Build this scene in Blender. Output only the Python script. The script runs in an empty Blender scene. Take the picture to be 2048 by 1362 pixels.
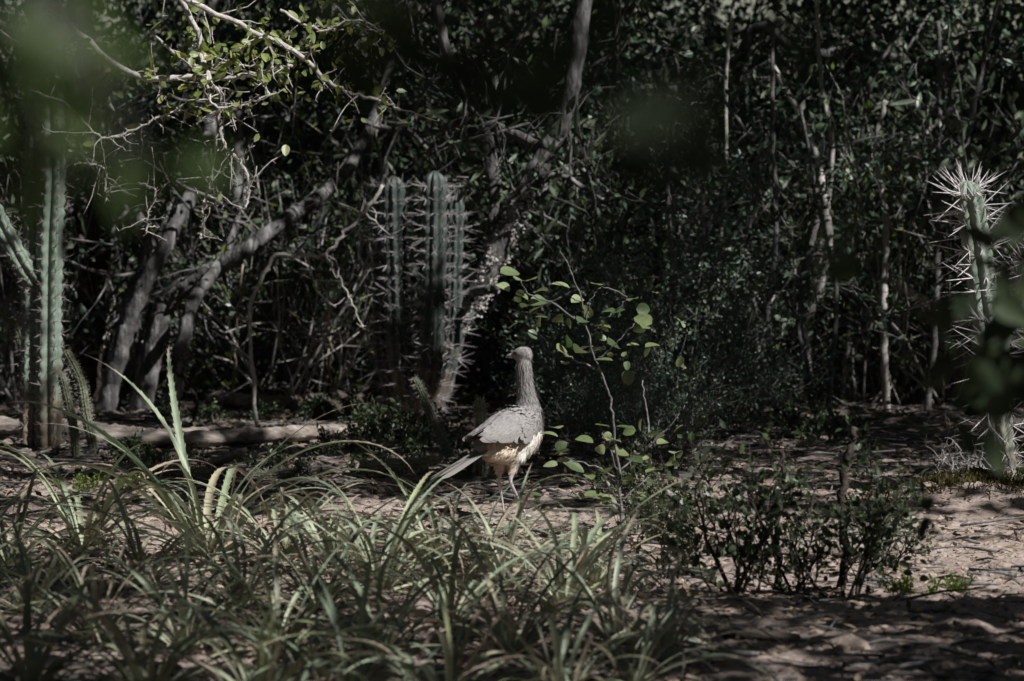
import bpy, math, random
import numpy as np
from mathutils import Vector, Matrix

# ------------------------------------------------------------------ camera, sky, sun, exposure
S = bpy.context.scene
COL = S.collection
FPX = 9600.0            # focal length in pixels of the 2048 wide photograph
CH = 1.5                # camera height
HOR = 290.0             # horizon row
FOCUS = 19.3
cam_d = bpy.data.cameras.new('camera')
cam = bpy.data.objects.new('camera', cam_d); COL.objects.link(cam)
cam.location = (0, 0, CH); cam.rotation_euler = (math.radians(90), 0, 0)
cam_d.sensor_width = 36; cam_d.lens = FPX / 2048 * 36
cam_d.shift_y = -(681 - HOR) / 2048
cam_d.clip_start = 0.1; cam_d.clip_end = 2000
cam_d.dof.use_dof = True; cam_d.dof.focus_distance = FOCUS; cam_d.dof.aperture_fstop = 5.6
S.camera = cam

SUN_EL, SUN_AZ = math.radians(47), math.radians(52)     # azimuth: from behind the camera towards its right
TS = np.array([math.sin(SUN_AZ) * math.cos(SUN_EL), -math.cos(SUN_AZ) * math.cos(SUN_EL), math.sin(SUN_EL)])
W = bpy.data.worlds.new('World'); S.world = W; W.use_nodes = True
wn = W.node_tree.nodes; bg = wn['Background']
sky = wn.new('ShaderNodeTexSky'); sky.sky_type = 'NISHITA'; sky.sun_disc = False
sky.sun_elevation = SUN_EL; sky.sun_rotation = math.pi - SUN_AZ
W.node_tree.links.new(sky.outputs[0], bg.inputs[0]); bg.inputs[1].default_value = 0.05
sun_d = bpy.data.lights.new('sun', 'SUN'); sun_d.energy = 5.0; sun_d.angle = math.radians(0.53); sun_d.color = (1, .99, .975)
sun = bpy.data.objects.new('sun', sun_d); COL.objects.link(sun); sun.location = (10, -8, 14)
sun.rotation_euler = Vector(TS).to_track_quat('Z', 'Y').to_euler()
S.view_settings.view_transform = 'Standard'; S.view_settings.look = 'None'
S.view_settings.exposure = 0.4; S.view_settings.gamma = 1.0
S.render.engine = 'CYCLES'
S.cycles.use_denoising = True
S.cycles.max_bounces = 3; S.cycles.diffuse_bounces = 2; S.cycles.glossy_bounces = 2; S.cycles.transmission_bounces = 3
S.cycles.caustics_reflective = False; S.cycles.caustics_refractive = False

rng = np.random.default_rng(7)
random.seed(7)

# ------------------------------------------------------------------ helpers
def P(px, py, d):
    """point seen at photograph position (px, py) at distance d"""
    return np.array([(px - 1024) / FPX * d, d, CH - (py - HOR) / FPX * d])
def G(px, py):
    d = CH * FPX / (py - HOR)
    return np.array([(px - 1024) / FPX * d, d, 0.0])

def unit(v):
    v = np.asarray(v, float)
    return v / np.maximum(np.linalg.norm(v, axis=-1, keepdims=True), 1e-9)

class MB:
    def __init__(s): s.V = []; s.F = []; s.M = []; s.n = 0
    def add(s, V, F, m=0):
        V = np.asarray(V, float).reshape(-1, 3); F = np.asarray(F, int)
        if len(F) == 0: return s
        s.V.append(V); s.F.append(F + s.n); s.M.append(np.full(len(F), m)); s.n += len(V); return s
    def mesh(s, name, mats, smooth=True):
        me = bpy.data.meshes.new(name)
        V = np.concatenate(s.V); me.vertices.add(len(V)); me.vertices.foreach_set('co', V.astype(np.float32).ravel())
        lt = np.concatenate([np.full(len(f), f.shape[1]) for f in s.F]); vi = np.concatenate([f.ravel() for f in s.F])
        ls = np.concatenate([[0], np.cumsum(lt)[:-1]])
        me.loops.add(len(vi)); me.loops.foreach_set('vertex_index', vi.astype(np.int32))
        me.polygons.add(len(lt)); me.polygons.foreach_set('loop_start', ls.astype(np.int32))
        me.polygons.foreach_set('material_index', np.concatenate(s.M).astype(np.int32))
        me.polygons.foreach_set('use_smooth', np.full(len(lt), smooth))
        for m in (mats if isinstance(mats, (list, tuple)) else [mats]): me.materials.append(m)
        me.update(calc_edges=True)
        return me
    def build(s, name, mats, parent=None, smooth=True, stuff=False):
        o = bpy.data.objects.new(name, s.mesh(name, mats, smooth)); COL.objects.link(o)
        if parent is not None: o.parent = parent
        if stuff: o['kind'] = 'stuff'
        return o

def link_mesh(name, me, parent, loc=(0, 0, 0), rot=None, scale=1.0, stuff=False):
    o = bpy.data.objects.new(name, me); COL.objects.link(o); o.parent = parent
    if rot is not None:
        m = rot.to_4x4(); m.translation = Vector(loc)
        o.matrix_local = m @ (Matrix.Diagonal((*scale, 1)) if hasattr(scale, '__len__') else Matrix.Scale(scale, 4))
    else:
        o.location = loc; o.scale = scale if hasattr(scale, '__len__') else (scale,) * 3
    if stuff: o['kind'] = 'stuff'
    return o

def tag(o, label, cat, group=None, kind=None):
    o['label'] = label; o['category'] = cat
    if group: o['group'] = group
    if kind: o['kind'] = kind
    return o
def thing(name, label, cat, loc=(0, 0, 0), rz=0.0, group=None, scale=1.0):
    o = bpy.data.objects.new(name, None); COL.objects.link(o); o.empty_display_size = .1
    o.location = [float(c) for c in loc]; o.rotation_euler = (0, 0, rz); o.scale = (scale,) * 3
    return tag(o, label, cat, group)

def tube(pts, rad, n=7, cap=True):
    pts = np.asarray(pts, float); m = len(pts)
    rad = np.full(m, rad) if np.isscalar(rad) else np.asarray(rad, float)
    T = np.gradient(pts, axis=0); T = unit(T)
    a = np.array([0, 0, 1.0]) if abs(T[0, 2]) < .9 else np.array([1.0, 0, 0])
    u = unit(np.cross(T[0], a)); U = np.empty((m, 3))
    for i in range(m):
        u = unit(u - T[i] * np.dot(u, T[i])); U[i] = u
    Wv = np.cross(T, U)
    th = np.linspace(0, 2 * np.pi, n, endpoint=False)
    V = pts[:, None] + rad[:, None, None] * (np.cos(th)[None, :, None] * U[:, None] + np.sin(th)[None, :, None] * Wv[:, None])
    V = V.reshape(-1, 3)
    i = np.arange(m - 1)[:, None] * n; j = np.arange(n)[None]; k = (j + 1) % n
    F = np.stack([i + j, i + k, i + n + k, i + n + j], -1).reshape(-1, 4)
    if cap:
        V = np.concatenate([V, pts[:1], pts[-1:]]); c0, c1 = m * n, m * n + 1
        j = np.arange(n); k = (j + 1) % n
        F0 = np.stack([k, j, np.full(n, c0), np.full(n, c0)], -1); F1 = np.stack([(m - 1) * n + j, (m - 1) * n + k, np.full(n, c1), np.full(n, c1)], -1)
        return V, F, np.concatenate([F0, F1])[:, :3]
    return V, F, np.zeros((0, 3), int)
def add_tube(mb, pts, rad, n=7, cap=True, m=0):
    V, F, C = tube(pts, rad, n, cap); base = mb.n
    mb.V.append(V); mb.n += len(V)
    mb.F.append(F + base); mb.M.append(np.full(len(F), m))
    if len(C): mb.F.append(C + base); mb.M.append(np.full(len(C), m))

def smooth_path(pts, k=6):
    """Catmull-Rom through the points"""
    p = np.asarray(pts, float); q = np.vstack([2 * p[0] - p[1], p, 2 * p[-1] - p[-2]]); out = []
    for i in range(1, len(q) - 2):
        for t in np.linspace(0, 1, k, endpoint=False):
            a, b, c, d = q[i - 1], q[i], q[i + 1], q[i + 2]
            out.append(.5 * ((2 * b) + (c - a) * t + (2 * a - 5 * b + 4 * c - d) * t * t + (-a + 3 * b - 3 * c + d) * t ** 3))
    out.append(p[-1]); return np.array(out)

# leaf templates: (along, side, up) and triangles
LEAF4 = (np.array([[0, 0, 0], [.45, .5, .12], [1, 0, 0], [.45, -.5, .12]]), np.array([[0, 1, 2], [0, 2, 3]]))
LEAF8 = (np.array([[0, 0, 0], [.25, .42, .10], [.6, .42, .10], [1, 0, -.06], [.6, -.42, .10], [.25, -.42, .10], [.3, 0, 0], [.65, 0, 0]]),
         np.array([[0, 1, 6], [1, 2, 7], [1, 7, 6], [2, 3, 7], [0, 6, 5], [6, 7, 5], [5, 7, 4], [7, 3, 4]]))
def leaves(mb, p, D, N, L, Wd, tpl=LEAF4, m=0):
    p = np.asarray(p, float); n = len(p)
    if n == 0: return
    D = unit(D); N = unit(N - D * np.sum(N * D, -1, keepdims=True)); Sd = np.cross(N, D)
    T, F = tpl; k = len(T); L = np.broadcast_to(L, n)[:, None, None]; Wd = np.broadcast_to(Wd, n)[:, None, None]
    V = p[:, None] + T[None, :, :1] * L * D[:, None] + T[None, :, 1:2] * Wd * Sd[:, None] + T[None, :, 2:] * Wd * N[:, None]
    mb.add(V.reshape(-1, 3), (F[None] + (np.arange(n) * k)[:, None, None]).reshape(-1, 3), m)
def rdir(n, up=0.0):
    v = rng.normal(size=(n, 3)); v[:, 2] += up; return unit(v)

def vnoise(x, y, seed=0):
    def h(i, j):
        v = np.sin(i * 127.1 + j * 311.7 + seed * 74.7) * 43758.5453; return v - np.floor(v)
    i, j = np.floor(x), np.floor(y); f, g = x - i, y - j; f = f * f * (3 - 2 * f); g = g * g * (3 - 2 * g)
    return (h(i, j) * (1 - f) + h(i + 1, j) * f) * (1 - g) + (h(i, j + 1) * (1 - f) + h(i + 1, j + 1) * f) * g
def fbm(x, y, o=4, seed=0):
    s = 0; a = .5
    for k in range(o): s = s + a * (vnoise(x * 2 ** k, y * 2 ** k, seed + k) - .5); a *= .5
    return s

# ------------------------------------------------------------------ materials
def newmat(name):
    m = bpy.data.materials.new(name); m.use_nodes = True; nt = m.node_tree
    return m, nt.nodes, nt.links, nt.nodes['Principled BSDF']
def ramp(N, stops, interp='LINEAR'):
    r = N.new('ShaderNodeValToRGB'); r.color_ramp.interpolation = interp
    e = r.color_ramp.elements
    while len(e) < len(stops): e.new(.5)
    for q, (pos, c) in zip(e, stops): q.position = pos; q.color = (*c, 1)
    return r
def leaf_mat(name, cols, rough=.45, trans=.25, spec=.5, byobj=False, tcol=None):
    m, N, L, b = newmat(name)
    g = N.new('ShaderNodeObjectInfo' if byobj else 'ShaderNodeNewGeometry')
    r = ramp(N, [(i / (len(cols) - 1), c) for i, c in enumerate(cols)])
    L.new(g.outputs['Random' if byobj else 'Random Per Island'], r.inputs[0])
    nz = N.new('ShaderNodeTexNoise'); nz.inputs['Scale'].default_value = 60; nz.inputs['Detail'].default_value = 3
    tc = N.new('ShaderNodeTexCoord'); L.new(tc.outputs['Object'], nz.inputs['Vector'])
    mx = N.new('ShaderNodeMixRGB'); mx.blend_type = 'MULTIPLY'; mx.inputs[0].default_value = .5
    r2 = ramp(N, [(.3, (.55, .55, .5)), (.7, (1.15, 1.15, 1.1))]); L.new(nz.outputs[0], r2.inputs[0])
    L.new(r.outputs[0], mx.inputs[1]); L.new(r2.outputs[0], mx.inputs[2])
    L.new(mx.outputs[0], b.inputs['Base Color']); b.inputs['Roughness'].default_value = rough; b.inputs['Specular IOR Level'].default_value = spec
    t = N.new('ShaderNodeBsdfTranslucent'); hs = N.new('ShaderNodeHueSaturation')
    hs.inputs['Hue'].default_value = .49; hs.inputs['Saturation'].default_value = 1.25; hs.inputs['Value'].default_value = 1.3
    L.new(mx.outputs[0], hs.inputs['Color']); L.new(hs.outputs[0], t.inputs[0])
    ms = N.new('ShaderNodeMixShader'); ms.inputs[0].default_value = trans
    L.new(b.outputs[0], ms.inputs[1]); L.new(t.outputs[0], ms.inputs[2]); L.new(ms.outputs[0], N['Material Output'].inputs[0])
    return m
def rough_mat(name, c1, c2, c3, scale=20, rough=.85, bump=.3, stretch=(1, 1, 1), bscale=None, spec=.25):
    m, N, L, b = newmat(name)
    tc = N.new('ShaderNodeTexCoord'); mp = N.new('ShaderNodeMapping'); mp.inputs['Scale'].default_value = stretch
    L.new(tc.outputs['Object'], mp.inputs[0])
    n1 = N.new('ShaderNodeTexNoise'); n1.inputs['Scale'].default_value = scale; n1.inputs['Detail'].default_value = 6; n1.inputs['Roughness'].default_value = .65
    L.new(mp.outputs[0], n1.inputs['Vector'])
    r = ramp(N, [(.3, c1), (.5, c2), (.72, c3)]); L.new(n1.outputs[0], r.inputs[0]); L.new(r.outputs[0], b.inputs['Base Color'])
    n2 = N.new('ShaderNodeTexNoise'); n2.inputs['Scale'].default_value = bscale or scale * 3; n2.inputs['Detail'].default_value = 5
    L.new(mp.outputs[0], n2.inputs['Vector'])
    bp = N.new('ShaderNodeBump'); bp.inputs['Strength'].default_value = bump; bp.inputs['Distance'].default_value = .02
    L.new(n2.outputs[0], bp.inputs['Height']); L.new(bp.outputs[0], b.inputs['Normal'])
    b.inputs['Roughness'].default_value = rough; b.inputs['Specular IOR Level'].default_value = spec
    return m

M = {}
M['canopy'] = leaf_mat('canopy_leaf', [(.05, .075, .02), (.08, .11, .03), (.11, .13, .04)], trans=.18)
M['thicket'] = leaf_mat('thicket_leaf', [(.03, .055, .034), (.055, .095, .055), (.10, .15, .085), (.15, .19, .085)], rough=.4, trans=.2)
M['thicket2'] = leaf_mat('thicket_leaf_grey', [(.05, .08, .06), (.085, .13, .095), (.15, .20, .15), (.11, .14, .07)], rough=.4, trans=.2)
M['bright'] = leaf_mat('bright_leaf', [(.08, .13, .02), (.13, .19, .03), (.19, .23, .05)], rough=.45, trans=.35)
M['shrub'] = leaf_mat('shrub_leaf', [(.02, .036, .018), (.035, .055, .026), (.055, .08, .04), (.05, .075, .022)], rough=.45, trans=.2)
M['thornleaf'] = leaf_mat('thorn_tree_leaf', [(.15, .20, .06), (.22, .27, .08), (.30, .34, .15), (.27, .27, .07)], rough=.45, trans=.35, byobj=True)
M['thornleaf_i'] = leaf_mat('thorn_tree_small_leaf', [(.13, .18, .06), (.20, .25, .08), (.27, .31, .13)], rough=.45, trans=.35)
M['round'] = leaf_mat('round_leaf', [(.07, .105, .05), (.12, .16, .075), (.20, .24, .11), (.30, .35, .20)], rough=.42, trans=.3, byobj=True)
M['near'] = leaf_mat('near_leaf', [(.05, .085, .02), (.07, .11, .028), (.10, .14, .045)], rough=.6, trans=.25, byobj=True)
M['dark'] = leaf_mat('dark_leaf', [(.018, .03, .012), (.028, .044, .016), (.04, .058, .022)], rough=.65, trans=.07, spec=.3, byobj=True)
M['litter'] = leaf_mat('litter_leaf', [(.10, .07, .045), (.20, .15, .10), (.32, .25, .18), (.16, .12, .09)], rough=.8, trans=.1, spec=.2)
M['bark'] = rough_mat('bark', (.03, .028, .027), (.10, .095, .091), (.32, .315, .31), scale=18, bump=.6, stretch=(1, 1, .35))
M['twig'] = rough_mat('twig', (.055, .052, .05), (.125, .12, .115), (.27, .262, .255), scale=30, bump=.3)
M['paletwig'] = rough_mat('pale_twig', (.24, .215, .195), (.43, .40, .375), (.58, .555, .53), scale=30, bump=.3)
M['stalk'] = rough_mat('dry_stalk', (.22, .16, .11), (.36, .28, .2), (.46, .38, .3), scale=30, bump=.3)
M['green_twig'] = rough_mat('green_twig', (.12, .14, .08), (.22, .24, .15), (.32, .32, .24), scale=30, bump=.2)
M['deadwood'] = rough_mat('dead_wood', (.055, .043, .035), (.20, .165, .14), (.43, .385, .345), scale=16, bump=1.0, stretch=(.16, 1, 1), bscale=40)
M['darkwood'] = rough_mat('dark_wood', (.02, .017, .014), (.045, .036, .03), (.11, .09, .075), scale=12, bump=.7)
M['clod'] = rough_mat('clod', (.22, .165, .13), (.34, .27, .22), (.44, .36, .30), scale=25, bump=.5)
M['moss'] = leaf_mat('moss', [(.035, .033, .012), (.06, .055, .016), (.10, .085, .05)], rough=.9, trans=.1, spec=.1)
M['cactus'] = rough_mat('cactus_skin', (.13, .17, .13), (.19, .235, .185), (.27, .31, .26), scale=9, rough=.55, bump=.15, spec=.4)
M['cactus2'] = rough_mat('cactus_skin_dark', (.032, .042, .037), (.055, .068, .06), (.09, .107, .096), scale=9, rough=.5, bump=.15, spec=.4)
M['slim'] = rough_mat('slim_cactus_skin', (.08, .095, .06), (.13, .14, .09), (.20, .20, .15), scale=20, rough=.7, bump=.2)
M['spine'] = rough_mat('spine', (.42, .38, .38), (.6, .56, .56), (.72, .70, .70), scale=30, rough=.5, bump=.05)
M['darkspine'] = rough_mat('grey_spine', (.16, .14, .13), (.30, .27, .26), (.45, .42, .40), scale=30, rough=.5, bump=.05)
M['midspine'] = rough_mat('pale_grey_spine', (.26, .24, .24), (.42, .39, .39), (.55, .52, .52), scale=30, rough=.5, bump=.05)
M['bristle'] = rough_mat('bristle', (.25, .23, .19), (.38, .36, .31), (.5, .48, .43), scale=30, rough=.7, bump=.05)

def corky(m):
    N, L = m.node_tree.nodes, m.node_tree.links; b = N['Principled BSDF']; src = b.inputs['Base Color'].links[0].from_socket
    tc = N.new('ShaderNodeTexCoord'); sp = N.new('ShaderNodeSeparateXYZ'); L.new(tc.outputs['Object'], sp.inputs[0])
    nz = N.new('ShaderNodeTexNoise'); nz.inputs['Scale'].default_value = 14; nz.inputs['Detail'].default_value = 6; L.new(tc.outputs['Object'], nz.inputs['Vector'])
    a = N.new('ShaderNodeMath'); a.operation = 'MULTIPLY_ADD'; a.inputs[1].default_value = -1.1; L.new(nz.outputs[0], a.inputs[0]); L.new(sp.outputs['Z'], a.inputs[2])
    mr = N.new('ShaderNodeMapRange'); mr.inputs[1].default_value = -.42; mr.inputs[2].default_value = -.1; mr.inputs[3].default_value = 1; mr.inputs[4].default_value = 0; L.new(a.outputs[0], mr.inputs[0])
    n2 = N.new('ShaderNodeTexNoise'); n2.inputs['Scale'].default_value = 26; n2.inputs['Detail'].default_value = 4; L.new(tc.outputs['Object'], n2.inputs['Vector'])
    r2 = ramp(N, [(.60, (0, 0, 0)), (.70, (.55, .55, .55))]); L.new(n2.outputs[0], r2.inputs[0])
    mxm = N.new('ShaderNodeMath'); mxm.operation = 'MAXIMUM'; L.new(mr.outputs[0], mxm.inputs[0]); L.new(r2.outputs[0], mxm.inputs[1])
    mx = N.new('ShaderNodeMixRGB'); mx.inputs[2].default_value = (.17, .135, .10, 1); L.new(mxm.outputs[0], mx.inputs[0]); L.new(src, mx.inputs[1]); L.new(mx.outputs[0], b.inputs['Base Color'])
corky(M['cactus']); corky(M['cactus2'])
def ground_mat():
    m, N, L, b = newmat('soil')
    tc = N.new('ShaderNodeTexCoord')
    def nz(sc, det=6, ro=.6):
        n = N.new('ShaderNodeTexNoise'); n.inputs['Scale'].default_value = sc; n.inputs['Detail'].default_value = det; n.inputs['Roughness'].default_value = ro
        L.new(tc.outputs['Object'], n.inputs['Vector']); return n
    a = nz(1.1); r1 = ramp(N, [(.35, (.30, .235, .205)), (.6, (.50, .405, .36))]); L.new(a.outputs[0], r1.inputs[0])
    c = nz(38, 5); r2 = ramp(N, [(.32, (.45, .42, .4)), (.55, (1, 1, 1)), (.75, (1.12, 1.1, 1.08))]); L.new(c.outputs[0], r2.inputs[0])
    mx = N.new('ShaderNodeMixRGB'); mx.blend_type = 'MULTIPLY'; mx.inputs[0].default_value = 1
    L.new(r1.outputs[0], mx.inputs[1]); L.new(r2.outputs[0], mx.inputs[2])
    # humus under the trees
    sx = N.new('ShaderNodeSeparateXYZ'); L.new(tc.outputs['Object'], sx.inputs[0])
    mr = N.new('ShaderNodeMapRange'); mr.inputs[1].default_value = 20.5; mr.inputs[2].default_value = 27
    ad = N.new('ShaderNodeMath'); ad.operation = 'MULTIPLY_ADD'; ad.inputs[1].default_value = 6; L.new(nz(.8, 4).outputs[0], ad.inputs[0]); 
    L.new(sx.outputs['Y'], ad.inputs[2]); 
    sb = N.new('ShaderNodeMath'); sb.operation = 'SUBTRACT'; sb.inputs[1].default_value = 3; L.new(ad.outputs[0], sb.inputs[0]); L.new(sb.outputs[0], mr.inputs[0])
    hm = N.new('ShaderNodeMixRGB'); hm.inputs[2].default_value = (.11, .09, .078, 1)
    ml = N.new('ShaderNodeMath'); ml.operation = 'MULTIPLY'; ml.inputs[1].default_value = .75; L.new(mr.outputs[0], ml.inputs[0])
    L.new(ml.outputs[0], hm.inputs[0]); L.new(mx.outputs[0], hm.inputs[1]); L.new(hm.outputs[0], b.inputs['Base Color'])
    bp = N.new('ShaderNodeBump'); bp.inputs['Strength'].default_value = .9; bp.inputs['Distance'].default_value = .02
    L.new(nz(55, 8, .7).outputs[0], bp.inputs['Height']); L.new(bp.outputs[0], b.inputs['Normal'])
    b.inputs['Roughness'].default_value = .95; b.inputs['Specular IOR Level'].default_value = .1
    return m
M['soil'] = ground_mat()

# ------------------------------------------------------------------ ground
def gz(x, y):
    x = np.asarray(x, float); y = np.asarray(y, float)
    near = np.clip(1 - np.maximum(np.abs(x) - 6, 0) / 6, 0, 1)
    h = .07 * fbm(x * .8, y * .8, 3, 3) + .02 * fbm(x * 8, y * 8, 4, 9)
    cl = np.maximum(fbm(x * 14, y * 14, 3, 21) - .03, 0) * .085
    md = .12 * np.exp(-(((x - 1.93) / .36) ** 2 + ((y - 19.9) / .5) ** 2))
    return (h + cl) * near + md
def ground():
    xs = np.concatenate([-np.geomspace(400, 4.2, 16), np.arange(-4, 4, .03), np.geomspace(4.2, 400, 16)])
    ys = np.concatenate([-np.geomspace(400, 1, 12), np.arange(0, 12, .5), np.arange(12, 26, .03), np.arange(26, 36, .08), np.geomspace(36.3, 900, 22)])
    X, Y = np.meshgrid(xs, ys); Z = gz(X, Y); V = np.stack([X, Y, Z], -1).reshape(-1, 3)
    ny, nx = X.shape; i = (np.arange(ny - 1)[:, None] * nx + np.arange(nx - 1)[None]).ravel()
    mb = MB(); mb.add(V, np.stack([i, i + 1, i + nx + 1, i + nx], -1))
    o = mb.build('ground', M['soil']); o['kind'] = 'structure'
ground()
def onground(p, dz=0.0):
    p = np.array(p, float); p[2] = float(gz(p[0], p[1])) + dz; return p

# ------------------------------------------------------------------ unseen trees added overhead for shade, crown gaps shaped to light chosen spots
# (centre, radius, share of leaves kept) : openings cut to light chosen spots, followed along the sun's rays
GAPS = []
def gap(px, py, d, r, k): GAPS.append((P(px, py, d), r, k))
gap(1010, 850, 19.3, .42, 0); gap(930, 920, 19.2, .3, 0)
gap(1050, 720, 19.3, .25, 0)
for yy in (380, 480, 600, 720, 850): gap(100, yy, 23.3, .2, .08)
gap(20, 480, 23.3, .15, .3)
gap(430, 100, 20, .38, .05); gap(600, 120, 20, .35, .1); gap(460, 300, 20, .25, .05); gap(300, 160, 20, .3, .2); gap(720, 200, 20, .2, .1)
gap(830, 430, 25.6, .0, .3); gap(1930, 380, 20, .3, 0); gap(1985, 900, 20, .25, .15); gap(1950, 1000, 19.8, .3, .2)
gap(450, 1000, 18.8, .45, .12); gap(160, 1060, 18.5, .4, .25); gap(850, 1080, 18, .45, .25); gap(1150, 1100, 17.5, .4, .3); gap(650, 1080, 18.3, .4, .3)
gap(1930, 1105, 17.6, .55, 0); gap(1650, 1130, 17.1, .5, .05); gap(1400, 1120, 17.3, .5, .05); gap(1150, 1040, 19, .4, .2); gap(1780, 1090, 18, .4, .1)
gap(1170, 620, 18.6, .25, .4); gap(1230, 900, 18.6, .3, .4)
gap(450, 875, 24, .3, .05); gap(300, 880, 24, .1, .1); gap(60, 855, 24.5, .2, .1); gap(640, 870, 24.2, .2, .1)
gap(230, 720, 28, .2, .2); gap(950, 620, 28, .25, .3); gap(1040, 420, 28.5, .2, .3); gap(690, 470, 25, .12, .3)
gap(1700, 1290, 14.5, .5, .55); gap(1900, 1340, 13.8, .4, .5); gap(1250, 1290, 14.3, .35, .6)
gap(1620, 500, 28, .4, .6); gap(1640, 660, 28, .3, .5); gap(1680, 390, 28, .3, .4)
gap(1850, 300, 27, .3, .6); gap(560, 700, 26, .4, .5); gap(1450, 300, 28, .4, .7); gap(230, 290, 2.5, -.02, .0)
for q in ((205, 780), (240, 690), (300, 570), (370, 570), (450, 525), (350, 700)): gap(*q, 26.9, .1, .08)
for q in ((880, 740), (915, 660), (950, 590), (1000, 490), (1040, 410), (1080, 330)): gap(*q, 25.95, .2, .02)
for q in ((1630, 720), (1640, 600), (1630, 450), (1690, 700), (1780, 330), (1840, 270), (1640, 385), (1310, 600), (1560, 500)): gap(*q, 26.1, .08, .15)
gap(460, 950, 18.7, .5, 0); gap(500, 1050, 18.4, .45, .05); gap(380, 180, 20.1, .4, 0); gap(480, 370, 20.1, .25, 0); gap(1750, 1110, 17.5, .6, 0); gap(1500, 1080, 18, .45, .1); gap(1960, 500, 20, .25, .05); gap(1150, 950, 18.5, .3, 0); gap(1230, 640, 18.5, .25, .35); gap(200, 1090, 18.2, .35, .1); gap(900, 1000, 19, .35, .1); gap(1620, 960, 20.5, .3, .2); gap(1800, 925, 21.5, .3, .3)
gr = np.random.default_rng(11)
for q in range(60): gap(gr.uniform(120, 2040), gr.uniform(60, 780), gr.uniform(26, 29), gr.uniform(-.1, .0), gr.uniform(.03, .25))
def ggap(x, d, r, k): GAPS.append((np.array([x, d, .05]), r, k))
for d in (16.5, 17.1, 17.7, 18.3, 18.8):
    for x in (.45, .75, 1.25, 1.8): ggap(x, d, .34, .02)
for d in (17.4, 18.0, 18.7):
    for x in (-1.75, -1.25, -.75, -.25, .25): ggap(x, d, .2, .22)
for x, d in ((1.0, 21.3), (1.5, 22.4), (-.9, 21.5), (-1.4, 22.5)): ggap(x, d, .12, .35)
for px, py, r, k in ((415, 1115, .38, .03), (415, 1060, .3, .05), (165, 1110, .25, .1), (565, 1130, .3, .1), (670, 1150, .2, .2), (760, 1195, .3, .06), (880, 1165, .3, .06), (965, 1170, .28, .08), (1010, 1185, .2, .15), (1130, 1235, .22, .15), (1190, 1170, .2, .2), (900, 1260, .1, .3), (640, 1235, .05, .3), (1230, 1290, .1, .3)):
    q = G(px, py); ggap(q[0], q[1], r, k); GAPS[-1][0][2] = .25
GC = np.array([g[0] for g in GAPS]); GR = np.array([g[1] + .2 for g in GAPS]); GK = np.array([g[2] for g in GAPS])

def in_gap(p):
    a = unit(np.cross(TS, [0, 0, 1])); b = np.cross(TS, a)
    for c, r, k in zip(GC, GR, GK):
        if k < .5 and np.any((np.hypot((p - c) @ a, (p - c) @ b) < r) & ((p - c) @ TS > 0)): return True
    return False
def crown_points(n, x0, x1, y0, y1, z0, z1):
    p = np.stack([rng.uniform(x0, x1, n), rng.uniform(y0, y1, n), rng.uniform(z0, z1, n)], -1)
    # clumps and holes, measured across the sun's rays
    a = unit(np.cross(TS, [0, 0, 1])); b = np.cross(TS, a)
    u, v = p @ a, p @ b
    keep = np.clip(.62 + 2.2 * fbm(u * 1.6, v * 1.6, 3, 41), .05, 1)
    for c, r, k in zip(GC, GR, GK):
        du, dv = u - c @ a, v - c @ b; q = np.sqrt(du * du + dv * dv) / r
        ahead = (p - c) @ TS > 0
        keep = np.where(ahead & (q < 1.15), np.minimum(keep, k + (1 - k) * np.clip((q - .8) / .35, 0, 1)), keep)
    return p[rng.random(n) < keep]

SHADE_TREES = [  # trunk base x, y, height, radius
    (5.2, 9.0, 6.5, .16), (7.5, 14.5, 7, .18), (4.6, 19.0, 6.5, .15), (8.0, 21.5, 7, .18), (5.6, 26.5, 6.8, .16),
    (9.0, 31.0, 7, .2), (5.4, 36.0, 6.8, .17), (3.2, 2.5, 6, .15), (-4.4, 15.0, 6.5, .16), (-5.0, 25.0, 6.8, .17), (-5.2, 36.0, 6.8, .17), (-3.6, 5.0, 6, .15), (0.6, 42.0, 7, .2)]
def canopy():
    pts = np.concatenate([crown_points(240000, -1.5, 11.5, 3, 46, 4.3, 7.4), crown_points(130000, -10, -1.5, 0, 48, 4.3, 7.2), crown_points(85000, -7, 9, -9, 3, 3.6, 6.5), crown_points(110000, -9.5, 11.5, 25.5, 50, 4.6, 7.6)])
    tb = np.array([t[:2] for t in SHADE_TREES]); own = np.argmin(((pts[:, None, :2] - tb[None]) ** 2).sum(-1) + rng.normal(0, .6, (len(pts), len(tb))), 1)
    for i, (x, y, h, r) in enumerate(SHADE_TREES):
        t = thing('unseen_shade_tree', 'unseen tall tree added to shade the clearing with a wide leafy crown overhead', 'tree', (x, y, 0), group='unseen trees added to shade the clearing')
        mb = MB(); q = pts[own == i] - np.array([x, y, 0])
        pth = smooth_path([(0, 0, -.2), (rng.normal(0, .15), rng.normal(0, .15), h * .25), (rng.normal(0, .25), rng.normal(0, .25), h * .55)], 6)
        add_tube(mb, pth, np.linspace(r, r * .7, len(pth)), 9)
        mb.build('trunk', M['bark'], t)
        lm = MB(); top = pth[-1]
        for k in range(14):
            e = q[rng.integers(len(q))]; mid = (top + e) / 2 + rng.normal(0, .25, 3)
            pp = smooth_path([top - [0, 0, .1], mid, e], 5)
            if in_gap(smooth_path([top, mid, e], 16) + [x, y, 0]): continue
            add_tube(lm, pp, np.linspace(r * .5, .012, len(pp)), 6)
        if lm.n: lm.build('limbs', M['bark'], t, stuff=True)
        cm = MB(); n = len(q)
        leaves(cm, q, rdir(n), rdir(n, .6), rng.uniform(.15, .25, n), rng.uniform(.10, .155, n), LEAF4)
        cm.build('crown', M['canopy'], t, stuff=True)
canopy()

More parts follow.
